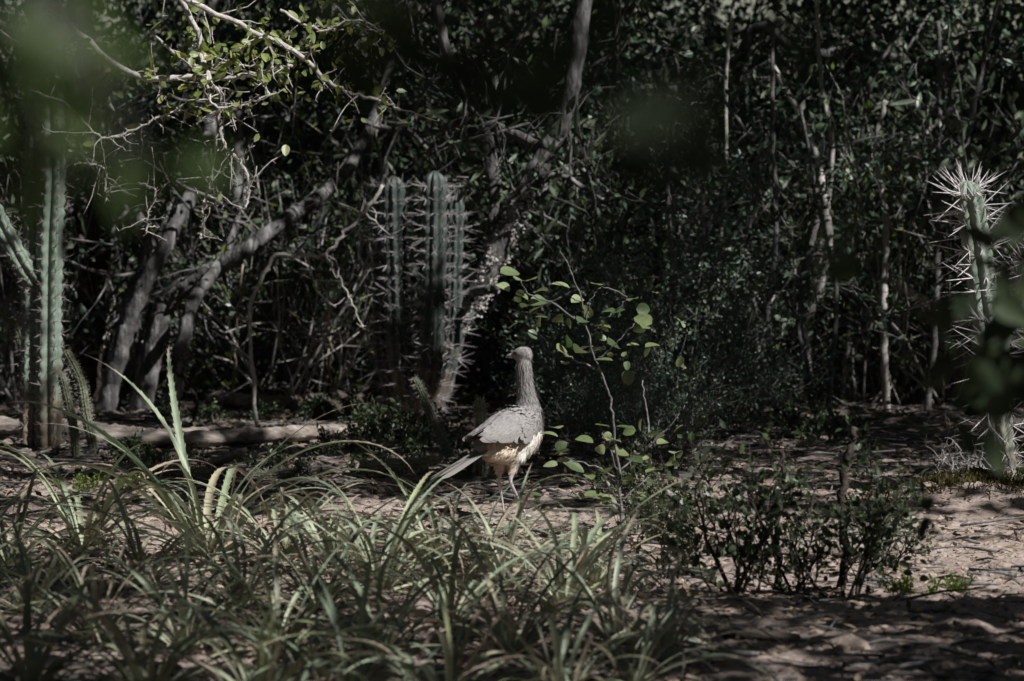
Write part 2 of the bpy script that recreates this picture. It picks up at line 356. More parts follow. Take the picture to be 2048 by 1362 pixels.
# ------------------------------------------------------------------ generic woody growth
def grow(mb, p, d, L, r, depth, tips, wig=.25, kids=3, up=.1, nseg=5, n=6, m=0):
    p = np.array(p, float); d = unit(d); pts = [p.copy()]; ds = []
    for i in range(nseg):
        d = unit(d + rng.normal(0, wig, 3) + [0, 0, up * .3]); p = p + d * L / nseg; pts.append(p.copy()); ds.append(d)
    add_tube(mb, pts, np.linspace(r, r * .45, nseg + 1), n, cap=True, m=m)
    if depth == 0:
        for q, e in zip(pts[1:], ds): tips.append((q, e))
        return
    for k in range(kids):
        j = rng.integers(1, nseg + 1); dd = unit(ds[j - 1] * .8 + rng.normal(0, .7, 3) + [0, 0, up])
        grow(mb, pts[j], dd, L * rng.uniform(.45, .7), r * .5, depth - 1, tips, wig, kids, up, max(3, nseg - 1), max(4, n - 1), m)
    for q, e in zip(pts[2:], ds[1:]): tips.append((q, e))

def shrub_mesh(name, h, spread, stems, nleaf, L, Wd, leafmat, woodmat=None, depth=2, r=.012, tpl=LEAF4, jitter=.05, up=.3):
    mb = MB(); tips = []
    for k in range(stems):
        a = rng.uniform(0, 2 * np.pi); rr = rng.uniform(0, .12) * spread
        d = [math.cos(a) * spread * rng.uniform(.2, 1), math.sin(a) * spread * rng.uniform(.2, 1), 1]
        grow(mb, [math.cos(a) * rr, math.sin(a) * rr, -.03], d, h * rng.uniform(.55, .8), r * rng.uniform(.7, 1.3), depth, tips, up=up, kids=4)
    tp = np.array([t[0] for t in tips]); td = np.array([t[1] for t in tips])
    lo = tp[:, 2] > .04
    tp, td = tp[lo], td[lo]
    i = rng.integers(0, len(tp), nleaf); lm = MB()
    leaves(lm, tp[i] + rng.normal(0, jitter, (nleaf, 3)), td[i] + rng.normal(0, .9, (nleaf, 3)), rdir(nleaf, .5), L * rng.uniform(.6, 1.3, nleaf), Wd * rng.uniform(.7, 1.25, nleaf), tpl)
    return mb.mesh(name + '_stems', woodmat or M['twig']), lm.mesh(name + '_foliage', leafmat, smooth=False)
def place_shrub(protos, name, label, cat, p, rz, s, group):
    t = thing(name, label, cat, p, rz, group, s)
    link_mesh('stems', protos[0], t); link_mesh('foliage', protos[1], t, stuff=True)
    return t

# ------------------------------------------------------------------ far wood and thicket behind the clearing
def far_wood():
    for d, nl, w in ((35, 26000, 8), (39.5, 26000, 9), (45, 30000, 11)):
        mb = MB()
        m = nl * 2; p = np.stack([rng.uniform(-w, w, m), d + rng.normal(0, 1.0, m), rng.uniform(0, 1, m) ** .8 * 5.2], -1)
        p = p[rng.random(m) < np.clip(.5 + 2.2 * fbm(p[:, 0] * 1.7 + d, p[:, 2] * 1.7, 3, 5), .12, 1)]; nl = len(p)
        leaves(mb, p, rdir(nl), rdir(nl), rng.uniform(.06, .12, nl), rng.uniform(.04, .07, nl))
        o = mb.build('far_thicket', M['thicket'], smooth=False)
        tag(o, 'dim mass of leaves closing off the wood far behind the shrubs', 'thicket', 'far thicket', 'stuff')
far_wood()
def sky_blocking_wood():
    # unseen leaf masses added beside and behind the camera to block low sky light
    for x0, x1, y0, y1, nl in ((-9.5, -6.2, 2, 34, 30000), (6.6, 10.5, 0, 34, 32000), (-9, 10, -9, -5, 26000)):
        mb = MB()
        p = np.stack([rng.uniform(x0, x1, nl), rng.uniform(y0, y1, nl), rng.uniform(0, 1, nl) ** .85 * 4.2], -1)
        leaves(mb, p, rdir(nl), rdir(nl), rng.uniform(.14, .24, nl), rng.uniform(.09, .15, nl))
        o = mb.build('thicket', M['thicket'], smooth=False)
        tag(o, 'unseen thicket added beside and behind the camera to block sky light', 'thicket', 'unseen thickets added to block sky light', 'stuff')
sky_blocking_wood()

bgA = [shrub_mesh('bush_a%d' % i, 2.6, .55, 6, 2600, .07, .036, M['thicket'], r=.016, jitter=.07) for i in range(3)]
bgB = [shrub_mesh('bush_b%d' % i, 2.2, .8, 7, 2400, .06, .033, M['thicket2'], r=.013, jitter=.07) for i in range(3)]
bgC = [shrub_mesh('bush_c%d' % i, 1.0, 1.0, 8, 1400, .04, .026, M['thicket2'], r=.009, jitter=.05) for i in range(2)]
M['lanceleaf'] = leaf_mat('thicket_long_leaf', [(.06, .085, .055), (.11, .14, .09), (.19, .22, .16)], rough=.4, trans=.2)
bgD = [shrub_mesh('bush_d%d' % i, 1.7, .6, 6, 700, .12, .034, M['lanceleaf'], r=.011, jitter=.04, tpl=LEAF8) for i in range(2)]
bgE = [shrub_mesh('bush_e%d' % i, 1.9, .9, 7, 260, .045, .03, M['bright'], M['paletwig'], r=.010, jitter=.03, tpl=LEAF8) for i in range(2)]
def background_shrubs():
    for i, (px, py) in enumerate([(1400, 822), (1500, 815), (1570, 812), (1730, 818), (1830, 812), (1930, 815), (1220, 826), (1330, 830), (2040, 812), (40, 815), (620, 802)]):
        place_shrub(bgD[i % 2], 'long_leaved_shrub', 'shrub with long narrow grey-green leaves at the front of the thicket', 'shrub', G(px, py), rng.uniform(0, 6.28), rng.uniform(.75, 1.2), 'long-leaved shrubs at the thicket front')
    for i, (px, py) in enumerate([(560, 815), (650, 805), (1280, 815), (1460, 812), (1600, 803), (1780, 805), (1900, 818), (150, 795), (480, 797)]):
        place_shrub(bgE[i % 2], 'twiggy_shrub', 'half-bare tangle of pale twigs with a few bright green leaves', 'shrub', G(px, py), rng.uniform(0, 6.28), rng.uniform(.7, 1.15), 'half-bare twiggy shrubs')
    for px, py, sc in ((1180, 905, .33), (1250, 895, .44), (1340, 885, .48), (1420, 870, .42)):
        place_shrub(bgB[rng.integers(3)], 'leafy_shrub', 'bushy dark green shrub rising behind the round-leaved shrub', 'shrub', G(px, py), rng.uniform(0, 6.28), sc, 'bushy shrubs behind the round-leaved shrub')
    for px, py, sc in ((1090, 870, .55), (1150, 850, .7), (1220, 875, .6), (1300, 860, .7), (1360, 890, .55), (1420, 865, .6), (1180, 920, .45), (1270, 935, .5), (1350, 945, .45), (1500, 870, .5), (1600, 850, .45)):
        place_shrub(bgC[rng.integers(2)], 'low_shrub', 'low grey-green shrub on the shaded ground behind the round-leaved shrub', 'shrub', G(px, py), rng.uniform(0, 6.28), sc, 'low shrubs behind the round-leaved shrub')
    k = 0
    for d in (29.5, 31, 32.5, 34):
        w = 1024 / FPX * d + 1.0
        for x in np.arange(-w, w, .95):
            xx = x + rng.uniform(-.35, .35); yy = d + rng.uniform(-.6, .6)
            if rng.random() < .12: continue
            if k % 2: place_shrub(bgA[rng.integers(3)], 'thicket_shrub', 'tall dark green shrub tangled into the shaded thicket behind the clearing', 'shrub', (xx, yy, 0), rng.uniform(0, 6.28), rng.uniform(.9, 1.35), 'tall dark shrubs of the thicket')
            else: place_shrub(bgB[rng.integers(3)], 'thicket_shrub', 'tall grey-green shrub with small pale leaves in the shaded thicket', 'shrub', (xx, yy, 0), rng.uniform(0, 6.28), rng.uniform(.9, 1.35), 'tall grey-green shrubs of the thicket')
            k += 1
    for px in range(380, 2100, 125):
        q = G(px + rng.uniform(-40, 40), rng.uniform(775, 800))
        if 820 < px < 960: continue
        place_shrub(bgC[rng.integers(2)], 'low_shrub', 'low twiggy grey-green shrub along the edge of the thicket', 'shrub', q, rng.uniform(0, 6.28), rng.uniform(.7, 1.2), 'low shrubs along the thicket edge')
    # the leafy mass right of the middle of the clearing's back edge
    for px, py, s in ((1120, 797, 1.15), (1180, 815, 1.2), (1290, 820, 1.3), (1370, 800, 1.25), (1440, 790, 1.1), (1240, 780, 1.5)):
        q = G(px, py)
        place_shrub(bgB[rng.integers(3)], 'leafy_shrub', 'leafy green shrub in the bank of foliage right of the leaning tree', 'shrub', q, rng.uniform(0, 6.28), s * .62, 'leafy shrubs right of the leaning tree')
background_shrubs()

# ------------------------------------------------------------------ trees whose trunks are seen
def trunk_part(t, base, pts, r0, r1, name='trunk', mat='bark', wob=.007, k=11, n=16):
    pth = smooth_path(pts, k) - base; pth[1:] += rng.normal(0, wob, (len(pth) - 1, 3)) * .5
    rad = np.linspace(r0, r1, len(pth)) * (1 + rng.normal(0, .05, len(pth)))
    mb = MB(); V, F, C = tube(pth, rad, n); m = len(pth); th = np.arange(n) / n * 2 * np.pi
    rough = 1 + .09 * np.sin(th * 2 + np.linspace(0, 3, m)[:, None]) + .07 * np.sin(th * 5 + np.linspace(0, 5, m)[:, None]) + rng.normal(0, .035, (m, n))
    for kn in range(3 if m > 20 else 1):                              # knots and scars
        i0, a0 = rng.uniform(0, m), rng.uniform(0, 6.28); dd = np.angle(np.exp(1j * (th[None] - a0)))
        rough += rng.uniform(.1, .24) * np.exp(-((np.arange(m)[:, None] - i0) / 1.3) ** 2 - (dd / .5) ** 2)
    V[:m * n] = (pth[:, None] + (V[:m * n].reshape(m, n, 3) - pth[:, None]) * rough[..., None]).reshape(-1, 3)
    mb.add(V, F); mb.F.append(C); mb.M.append(np.zeros(len(C), int)); return mb.build(name, M[mat], t)
def left_tree():
    b = G(235, 828); t = thing('gnarled_tree', 'gnarled grey tree with several leaning trunks beside the pale cactus', 'tree', b)
    D = b[1]
    trunk_part(t, b, [P(208, 832, D), P(238, 710, D), P(275, 600, D), P(335, 480, D), P(400, 350, D + .2), P(420, 230, D + .6), P(430, -150, D + .9)], .058, .035)
    trunk_part(t, b, [P(280, 826, D + .2), P(315, 660, D + .2), P(345, 590, D + .2), P(420, 545, D + .1), P(500, 495, D), P(570, 440, D + .1), P(650, 385, D + .5), P(720, 300, D + .9), P(780, 120, D + 1.2), P(800, -150, D + 1.3)], .066, .03)
    trunk_part(t, b, [P(340, 835, D - .3), P(365, 690, D - .3), P(388, 600, D - .2), P(430, 540, D), P(470, 440, D + .3), P(480, 200, D + .5)], .045, .025)
    trunk_part(t, b, [P(250, 815, D + .8), P(262, 620, D + .8), P(300, 500, D + .8), P(255, 420, D + .8), P(190, 330, D + .8), P(130, 100, D + 1)], .07, .04)
    trunk_part(t, b, [P(170, 808, D + 1.2), P(185, 600, D + 1.2), P(200, 430, D + 1.2), P(170, 200, D + 1.2), P(160, -100, D + 1.2)], .09, .07, mat='darkwood')
    mb = MB(); tips = []
    for px, py in ((300, 540), (400, 350), (455, 220), (520, 480), (470, 430), (255, 420), (350, 600)):
        for k in range(2): grow(mb, P(px, py, D + .1) - b, rng.normal(0, 1, 3) + [0, 0, .4], .8, .012, 1, tips, wig=.35)
    mb.build('twigs', M['twig'], t, stuff=True)
    tp = np.array([q for q, _ in tips]); n = 500; i = rng.integers(0, len(tp), n); lm = MB()
    up = np.concatenate([tp[i] + rng.normal(0, .05, (n, 3)), np.stack([rng.uniform(-1, .6, 600), rng.uniform(.1, 1, 600), rng.uniform(2.9, 4.2, 600)], -1)])
    leaves(lm, up, rdir(1100), rdir(1100, .4), rng.uniform(.03, .05, 1100), rng.uniform(.018, .03, 1100))
    lm.build('crown', M['thicket2'], t, stuff=True)
left_tree()
def centre_tree():
    b = G(868, 845); D = b[1]
    t = thing('leaning_tree', 'lichen-spotted grey tree leaning to the right behind the dark spiny cactus', 'tree', b)
    trunk_part(t, b, [P(858, 850, D), P(905, 670, D), P(950, 590, D), P(1000, 490, D), P(1050, 390, D), P(1100, 290, D), P(1140, 190, D), P(1190, -150, D)], .078, .045)
    trunk_part(t, b, [P(985, 510, D), P(990, 440, D + .1), P(985, 340, D + .1), P(955, 230, D + .1), P(905, 140, D + .2), P(860, -50, D + .2)], .04, .025, 'limb')
    trunk_part(t, b, [P(1095, 300, D), P(1010, 260, D + .1), P(930, 245, D + .2), P(830, 270, D + .3), P(720, 240, D + .3)], .03, .012, 'limb')
    trunk_part(t, b, [P(1060, 380, D), P(1120, 350, D - .1), P(1210, 400, D - .1), P(1250, 380, D - .2)], .018, .008, 'limb')
    trunk_part(t, b, [P(940, 590, D), P(960, 580, D - .3), P(1000, 578, D - .4)], .03, .022, 'limb')
    mb = MB(); tips = []
    for px, py in ((1100, 290), (990, 440), (955, 230), (830, 270), (1010, 260), (1140, 180), (905, 140), (1200, 390), (1120, 120), (960, 60), (1050, 60)):
        for k in range(2): grow(mb, P(px, py, D + .1) - b, rng.normal(0, 1, 3) + [0, 0, .2], .8, .011, 1, tips, wig=.35)
    mb.build('twigs', M['twig'], t, stuff=True)
    tp = np.array([q for q, _ in tips]); n = 400; i = rng.integers(0, len(tp), n); lm = MB()
    up = np.concatenate([tp[i] + rng.normal(0, .06, (n, 3)), np.stack([rng.uniform(-.8, .5, 600), rng.uniform(.1, 1, 600), rng.uniform(2.7, 4.2, 600)], -1)])
    leaves(lm, up, rdir(1000), rdir(1000, .4), rng.uniform(.035, .055, 1000), rng.uniform(.02, .03, 1000))
    lm.build('crown', M['thicket'], t, stuff=True)
    lc = MB()   # lichen crusts
    pth = smooth_path([P(905, 670, D), P(950, 590, D), P(1000, 490, D), P(1050, 390, D)], 40) - b
    for q in pth[rng.integers(0, len(pth), 60)]:
        a = rng.uniform(-2.6, -.4); o = q + np.array([math.cos(a), math.sin(a), 0]) * .083
        n = 14; leaves(lc, o + rng.normal(0, .012, (n, 3)), rdir(n), np.tile([math.cos(a), math.sin(a), 0], (n, 1)) + rng.normal(0, .4, (n, 3)), .016, .014)
    lc.build('lichen', M['paletwig'], t, smooth=False, stuff=True)
centre_tree()

def saplings():
    specs = [(1622, 785, 1628, 300, .032), (1655, 800, 1640, 420, .018), (1648, 790, 1612, 540, .03), (1700, 760, 1690, 380, .013), (1560, 800, 1545, 250, .02), (1510, 790, 1518, 320, .016), (1775, 770, 1750, 300, .024),
             (1300, 800, 1335, 380, .02), (1345, 790, 1400, 300, .015), (1440, 780, 1452, 150, .018), (1850, 775, 1880, 200, .022), (1990, 770, 1960, 150, .025), (1590, 770, 1640, 150, .02), (1680, 775, 1740, 180, .016)]
    for i, (x0, y0, x1, y1, r) in enumerate(specs):
        b = G(x0, y0 + 44 + (i * 7) % 15); D = b[1]
        t = thing('sapling', 'slender grey sapling stem rising among the dark shrubs on the right', 'sapling', b, group='slender saplings in the thicket')
        e = P(x1, y1, D); m1 = (b * 2 + e) / 3 + rng.normal(0, .05, 3); m2 = (b + 2 * e) / 3 + rng.normal(0, .06, 3)
        trunk_part(t, b, [b - [0, 0, .05], m1, m2, e, e + (e - m2) * .9 + rng.normal(0, .1, 3)], r, r * .55, mat='paletwig' if i % 3 == 0 else 'twig', n=8)
        mb = MB(); tips = []
        for q in (m2, e, (m2 + e) / 2, (m1 + m2) / 2): grow(mb, q - b, rng.normal(0, 1, 3) + [0, 0, .5], .7, .007, 1, tips, wig=.3)
        mb.build('twigs', M['twig'], t, stuff=True)
        tp = np.array([q for q, _ in tips]); n = 260; j = rng.integers(0, len(tp), n); lm = MB()
        leaves(lm, tp[j] + rng.normal(0, .05, (n, 3)), rdir(n), rdir(n, .4), rng.uniform(.04, .07, n), rng.uniform(.018, .03, n))
        lm.build('foliage', M['thicket2'], t, smooth=False, stuff=True)
saplings()

def bare_branch(name, label, cat, pts, r0, r1, mat, twigs=0, tl=.25, loc=None, thorns=0, n=8, wob=.006, group=None):
    pts = np.array(pts, float); b = pts[0] if loc is None else np.array(loc, float)
    t = thing(name, label, cat, b, group=group)
    pth = smooth_path(pts, 6) - b; pth += rng.normal(0, wob, pth.shape)
    mb = MB(); add_tube(mb, pth, np.linspace(r0, r1, len(pth)) * (1 + rng.normal(0, .06, len(pth))), n); mb.build('stem', M[mat], t)
    tips = []
    if twigs:
        tm = MB()
        for k in range(twigs):
            j = rng.integers(2, len(pth)); grow(tm, pth[j], unit(pth[j] - pth[j - 1]) * .7 + rng.normal(0, .7, 3), tl * rng.uniform(.5, 1.2), max(r1 * .6, .002), 1, tips, wig=.4, kids=2, n=5)
        tm.build('twigs', M[mat], t, stuff=True)
    if thorns:
        th = MB()
        j = rng.integers(0, len(pth), thorns); d = rdir(thorns)
        for q, e in zip(pth[j], d): add_tube(th, [q, q + e * rng.uniform(.015, .035)], [.0022, .0004], 4, cap=False)
        th.build('thorns', M[mat], t, stuff=True)
    return t

# leaning dead poles on the right
D = 28.0
bare_branch('dead_pole', 'pale dead pole leaning diagonally to the upper right through the thicket', 'dead branch', [P(1560, 800, D), P(1610, 560, D), P(1740, 370, D), P(1820, 290, D), P(1885, 235, D), P(1960, 150, D)], .02, .012, 'paletwig', 2, .4)
bare_branch('dead_limb', 'thick pale dead limb lying across the dark stems', 'dead branch', [P(1520, 460, D), P(1625, 392, D), P(1700, 355, D), P(1790, 335, D), P(1900, 330, D + .2), P(1990, 790, D + .4)], .028, .02, 'deadwood', 2, .4)
bare_branch('dead_limb', 'dark rough limb running level under the top of the thicket', 'dead branch', [P(1480, 790, D + .6), P(1430, 400, D + .5), P(1500, 70, D), P(1610, 105, D), P(1750, 110, D + .1), P(1880, 160, D + .2), P(1990, 300, D + .2)], .04, .025, 'bark', 3, .5)

# ------------------------------------------------------------------ cacti
def cactus_stem(pts, R, ribs, depth, spacing, rowoff=True, k=10, twist=0.0, taper=.9, tub=.06):
    """returns mesh builder, list of areole (position, outward, up)"""
    pth = smooth_path(pts, 12); seg = np.r_[0, np.cumsum(np.linalg.norm(np.diff(pth, axis=0), axis=1))]; Lt = seg[-1]
    m = max(12, int(Lt / (spacing / 6))); s = np.linspace(0, Lt, m)
    pth = np.stack([np.interp(s, seg, pth[:, c]) for c in range(3)], -1)
    T = unit(np.gradient(pth, axis=0)); u = unit(np.cross(T[0], [0.0, 1.0, 0.1])); U = np.empty((m, 3))
    for i in range(m): u = unit(u - T[i] * np.dot(u, T[i])); U[i] = u
    Wv = np.cross(T, U); nt = ribs * 8; th = np.arange(nt) / nt * 2 * np.pi
    ph = (th * ribs / (2 * np.pi)) % 1.0; tri = np.abs(ph - .5) * 2            # 1 on the rib crest (ph 0)
    prof = 1 - depth + depth * (1 - (1 - tri) ** 1.6)
    end = np.clip((Lt - s) / (R * 1.1), 0, 1); dome = np.sqrt(np.clip(1 - (1 - end) ** 2, 0.02, 1))
    rad = R * (1 - (1 - taper) * s / Lt) * dome * (1 + .03 * np.sin(s * 9 + rng.uniform(0, 6)))
    wave = 1 + tub * np.sin(2 * np.pi * s / spacing)[:, None] * np.clip((tri[None] - .35) / .65, 0, 1)
    r = rad[:, None] * prof[None] * wave
    V = pth[:, None] + r[..., None] * (np.cos(th)[None, :, None] * U[:, None] + np.sin(th)[None, :, None] * Wv[:, None])
    i = np.arange(m - 1)[:, None] * nt; j = np.arange(nt)[None]; kk = (j + 1) % nt
    mb = MB(); mb.add(V, np.stack([i + j, i + kk, i + nt + kk, i + nt + j], -1).reshape(-1, 4))
    top = pth[-1] + T[-1] * R * .05
    mb.add(np.vstack([V[-1], top]), np.stack([np.arange(nt), (np.arange(nt) + 1) % nt, np.full(nt, nt)], -1))
    ar = []
    for q in range(ribs):
        a = q / ribs * 2 * np.pi
        for ss in np.arange(spacing * .75, Lt - .005, spacing):
            f = np.interp(ss, s, np.arange(m)); i0 = int(f)
            o = math.cos(a) * U[i0] + math.sin(a) * Wv[i0]; rr = np.interp(ss, s, rad) * .98
            ar.append((pth[i0] + o * rr, unit(o + T[i0] * (.15 + 1.3 * (ss > Lt - R))), T[i0], ss / Lt))
    return mb, ar
def spine_mesh(name, nshort, nlong, ls, ll, r, mat):
    mb = MB()
    for k in range(nshort + nlong):
        lg = k >= nshort; a = rng.uniform(0, 6.28); sp = rng.uniform(.55, 1.25) if not lg else rng.uniform(.15, .8)
        d = np.array([math.cos(a) * math.sin(sp), math.sin(a) * math.sin(sp), math.cos(sp)])
        L = (ll if lg else ls) * rng.uniform(.7, 1.15); q = (r * 1.35 if lg else r)
        add_tube(mb, [d * -.004, d * L * .3, d * L * .7, d * L], [q, q, q * .7, q * .15], 5, cap=False)
    return mb.mesh(name, M[mat])
def orient(out, up, spin):
    z = Vector(out).normalized(); x = Vector(up).cross(z).normalized(); y = z.cross(x)
    m = Matrix((x, y, z)).transposed(); return m @ Matrix.Rotation(spin, 3, 'Z')
def cactus(name, label, base, stems, mat, ribs, depth, spacing, spines, keep=1.0, tub=.06, group=None, apex=0):
    t = thing(name, label, 'cactus', base, group=group)
    for pts, R in stems:
        mb, ar = cactus_stem(np.array(pts) - base, R, ribs, depth, spacing, tub=tub)
        st = mb.build('stem', M[mat], t)
        for p, o, u, f in ar:
            if o[1] > .75 or rng.random() > keep: continue        # far side of the stem
            link_mesh('spine_cluster', spines[rng.integers(len(spines))], st, p, orient(o, u, rng.uniform(0, 6.28)), rng.uniform(.8, 1.2))
        e = np.array(pts[-1]) - base; up = unit(np.array(pts[-1]) - np.array(pts[-2]))
        for k in range(apex):
            d = unit(up * 1.0 + rng.normal(0, .75, 3)); link_mesh('spine_cluster', spines[rng.integers(len(spines))], st, e - up * R * .7 + (d - up * np.dot(d, up)) * R * .7, orient(d, up + [.01, .02, 0], rng.uniform(0, 6.28)), rng.uniform(.8, 1.15))
    return t
sp_short = [spine_mesh('spines_short%d' % i, 7, 1, .028, .055, .0011, 'darkspine') for i in range(5)]
sp_long = [spine_mesh('spines_long%d' % i, 4, 2, .035, .095, .0012, 'midspine') for i in range(6)]
sp_white = [spine_mesh('spines_white%d' % i, 3, 2, .045, .14, .0017, 'spine') for i in range(6)]
def cacti():
    D = 23.4; b = G(88, 905)
    cactus('columnar_cactus', 'tall pale grey-green columnar cactus with deep wavy ribs at the end of the log', b,
           [([P(98, 915, D), P(97, 700, D), P(100, 480, D), P(106, 330, D), P(100, 150, D), P(96, -80, D)], .068),
            ([P(72, 910, D + .08), P(78, 700, D + .08), P(76, 500, D + .1), P(70, 360, D + .12)], .048),
            ([P(78, 575, D + .05), P(45, 530, D - .02), P(10, 465, D - .05), P(-40, 370, D - .1)], .052),
            ([P(58, 895, D + .4), P(62, 600, D + .45), P(68, 300, D + .5), P(66, -60, D + .5)], .048)],
           'cactus', 6, .42, .062, sp_short, tub=.075)
    D = 25.6; b = G(835, 852)
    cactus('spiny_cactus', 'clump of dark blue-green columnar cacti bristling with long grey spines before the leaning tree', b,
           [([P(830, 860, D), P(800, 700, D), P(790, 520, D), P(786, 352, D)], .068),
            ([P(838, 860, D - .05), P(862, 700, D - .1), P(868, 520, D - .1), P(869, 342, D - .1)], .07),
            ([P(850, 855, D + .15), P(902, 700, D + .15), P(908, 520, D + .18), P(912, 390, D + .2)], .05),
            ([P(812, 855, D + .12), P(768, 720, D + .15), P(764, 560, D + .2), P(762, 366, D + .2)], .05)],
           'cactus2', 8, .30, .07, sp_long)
    D = 20.2; b = G(1995, 1000)
    cactus('white_spined_cactus', 'cactus column topped with a burst of long white spines above the mossy mound', b,
           [([P(2008, 1010, D), P(1996, 860, D), P(1978, 680, D), P(1958, 520, D), P(1934, 362, D - .05)], .066),
            ([P(1985, 720, D - .02), P(2020, 640, D), P(2052, 560, D), P(2066, 440, D)], .045)],
           'cactus', 7, .33, .058, sp_white, keep=.85, apex=16)
cacti()
def slim_cactus(label, pts, R, length=.02, group=None):
    pts = np.array(pts, float); b = pts[0].copy(); t = thing('slim_cactus', label, 'cactus', b, group=group)
    mb, ar = cactus_stem(pts - b, R, 10, .22, .02); mb.build('stem', M['slim'], t)
    br = MB()
    for p, o, u, f in ar:
        n = 5; d = unit(np.tile(o, (n, 1)) + rng.normal(0, .55, (n, 3)))
        leaves(br, np.tile(p, (n, 1)), d, rdir(n), length * rng.uniform(.6, 1.4, n), .0016)
    br.build('bristles', M['bristle'], t, smooth=False, stuff=True)
d0 = 22.9
slim_cactus('slim bristly cactus stem leaning against the foot of the pale columnar cactus', [P(152, 915, d0), P(148, 860, d0), P(135, 800, d0), P(122, 745, d0)], .022)
slim_cactus('taller slim bristly cactus stem beside the foot of the pale columnar cactus', [P(190, 910, d0 + .2), P(172, 830, d0 + .2), P(160, 760, d0 + .2), P(130, 700, d0 + .2)], .026)
slim_cactus('thick bristly cactus arm bending up behind the pale columnar cactus', [P(60, 870, 25.5), P(50, 720, 25.5), P(30, 650, 25.5), P(-5, 612, 25.5)], .034)
slim_cactus('short upright bristly cactus just behind the bird', [G(962, 960), P(962, 860, 20.8), P(960, 795, 20.8)], .025)
slim_cactus('thin bristly cactus slanting down to the ground behind the bird\'s tail', [P(900, 915, 22), P(872, 850, 22), P(845, 790, 22), P(828, 755, 22)], .02)
slim_cactus('bristly cactus stem creeping along the ground at the tip of the bird\'s tail', [P(720, 935, 20.9) , P(780, 930, 20.9), P(830, 928, 20.9), P(878, 918, 20.9)], .028)
slim_cactus('bristly cactus stem lying on the soil in front of the log', [P(255, 935, 21.5), P(380, 945, 21.5), P(500, 953, 21.5), P(590, 945, 21.5)], .024)
slim_cactus('thin upright bristly cactus in the foliage above the bird\'s head', [G(1060, 800), P(1057, 690, 27.8), P(1052, 590, 27.8)], .024)

# ------------------------------------------------------------------ fallen logs and dead wood on the ground
def log(label, pts, r0, r1, name='fallen_log', mat='deadwood', n=18):
    pts = np.array(pts, float); b = pts[0].copy(); t = thing(name, label, 'log', b)
    pth = smooth_path(pts, 14) - b; m = len(pth); mb = MB()
    rad = np.linspace(r0, r1, m) * (1 + .10 * np.sin(np.arange(m) * .7) * rng.random(m) + rng.normal(0, .03, m)); rad[-1] *= .6
    V, F, C = tube(pth, rad, n)
    th = np.arange(n) / n * 2 * np.pi; gro = 1 + .14 * np.sin(th * 3 + 1) + .12 * np.sin(th * 7)       # weathered flutes along the grain
    V[:m * n] = (pth[:, None] + (V[:m * n].reshape(m, n, 3) - pth[:, None]) * (gro[None, :, None] + rng.normal(0, .06, (m, n, 1)))).reshape(-1, 3)
    mb.add(V, F); mb.F.append(C); mb.M.append(np.zeros(len(C), int))
    mb.build('wood', M[mat], t)
    return t
def gp(px, py, r): q = G(px, py); q[2] = r * .75 + float(gz(q[0], q[1])); return q
log('long weathered log lying across the clearing behind the bromeliads', [gp(180, 905, .07), gp(330, 906, .07), gp(480, 903, .075), gp(620, 895, .07), gp(745, 888, .06)], .043, .034)
log('second weathered log end lying behind the foot of the pale cactus', [gp(-90, 878, .06), gp(20, 880, .06), gp(130, 884, .06), gp(250, 888, .05), gp(330, 892, .05), gp(420, 890, .045)], .05, .036)
log('thin log half hidden in leaf litter beyond the long log', [gp(420, 812, .05), gp(560, 818, .05), gp(680, 806, .05), gp(760, 790, .04)], .045, .03)
log('dead log slanting up to the right beyond the long log', [gp(640, 845, .05), P(720, 800, 26.5), P(780, 745, 26.5)], .05, .035, mat='darkwood')
log('broken grey stick of driftwood in front of the long log', [gp(420, 938, .03), P(480, 905, 22), P(490, 900, 22)], .022, .012, 'driftwood')
log('pale flattened log on the sunlit soil behind the dark shrubs', [gp(1420, 1102, .03), gp(1560, 1112, .035), gp(1700, 1110, .04), gp(1850, 1103, .02)], .035, .022)
log('dark branch lying along the ground behind the round-leaved shrub', [gp(1080, 858, .03), gp(1200, 845, .03), gp(1330, 850, .03), gp(1500, 840, .025), gp(1640, 828, .02)], .03, .02)
log('pale stick at the foot of the thin grey saplings', [gp(1400, 820, .02), gp(1520, 802, .02), gp(1640, 806, .02), gp(1830, 800, .02)], .02, .012)
log('short pale branch on the shaded soil at the edge of the bromeliads', [gp(1440, 1283, .02), gp(1520, 1292, .02), gp(1600, 1290, .02)], .018, .011)
log('stubby broken root standing by the outermost bromeliad', [gp(1480, 1290, .02), P(1455, 1262, 14.7), P(1447, 1250, 14.7)], .018, .013)

# dead branch in the sun, stalks, vines
D = 25.0
bare_branch('thorny_branch', 'sunlit pale thorny dead branch reaching towards the dark spiny cactus', 'dead branch', [P(520, 900, D), P(500, 640, D), P(545, 520, D), P(600, 512, D), P(650, 508, D), P(690, 465, D), P(735, 415, D), P(768, 370, D)], .011, .010, 'paletwig', 5, .3, thorns=24)
bare_branch('thorny_twig', 'thin pale twig hanging down from the sunlit dead branch', 'dead branch', [P(651, 508, D), P(672, 545, D), P(690, 580, D), P(708, 620, D), P(725, 655, D)], .006, .003, 'paletwig', 0, thorns=10)
bare_branch('dry_stalk', 'straight tan dry stalk standing among vine leaves left of the dead branch', 'stalk', [G(466, 800), P(468, 740, 27.5), P(475, 640, 27.5), P(486, 530, 27.5)], .008, .006, 'stalk', thorns=10)
bare_branch('dry_stalk', 'straight tan dry stalk standing below the sunlit dead branch', 'stalk', [G(660, 800), P(659, 700, 27.5), P(656, 620, 27.5), P(657, 560, 27.5)], .009, .007, 'stalk', thorns=10)
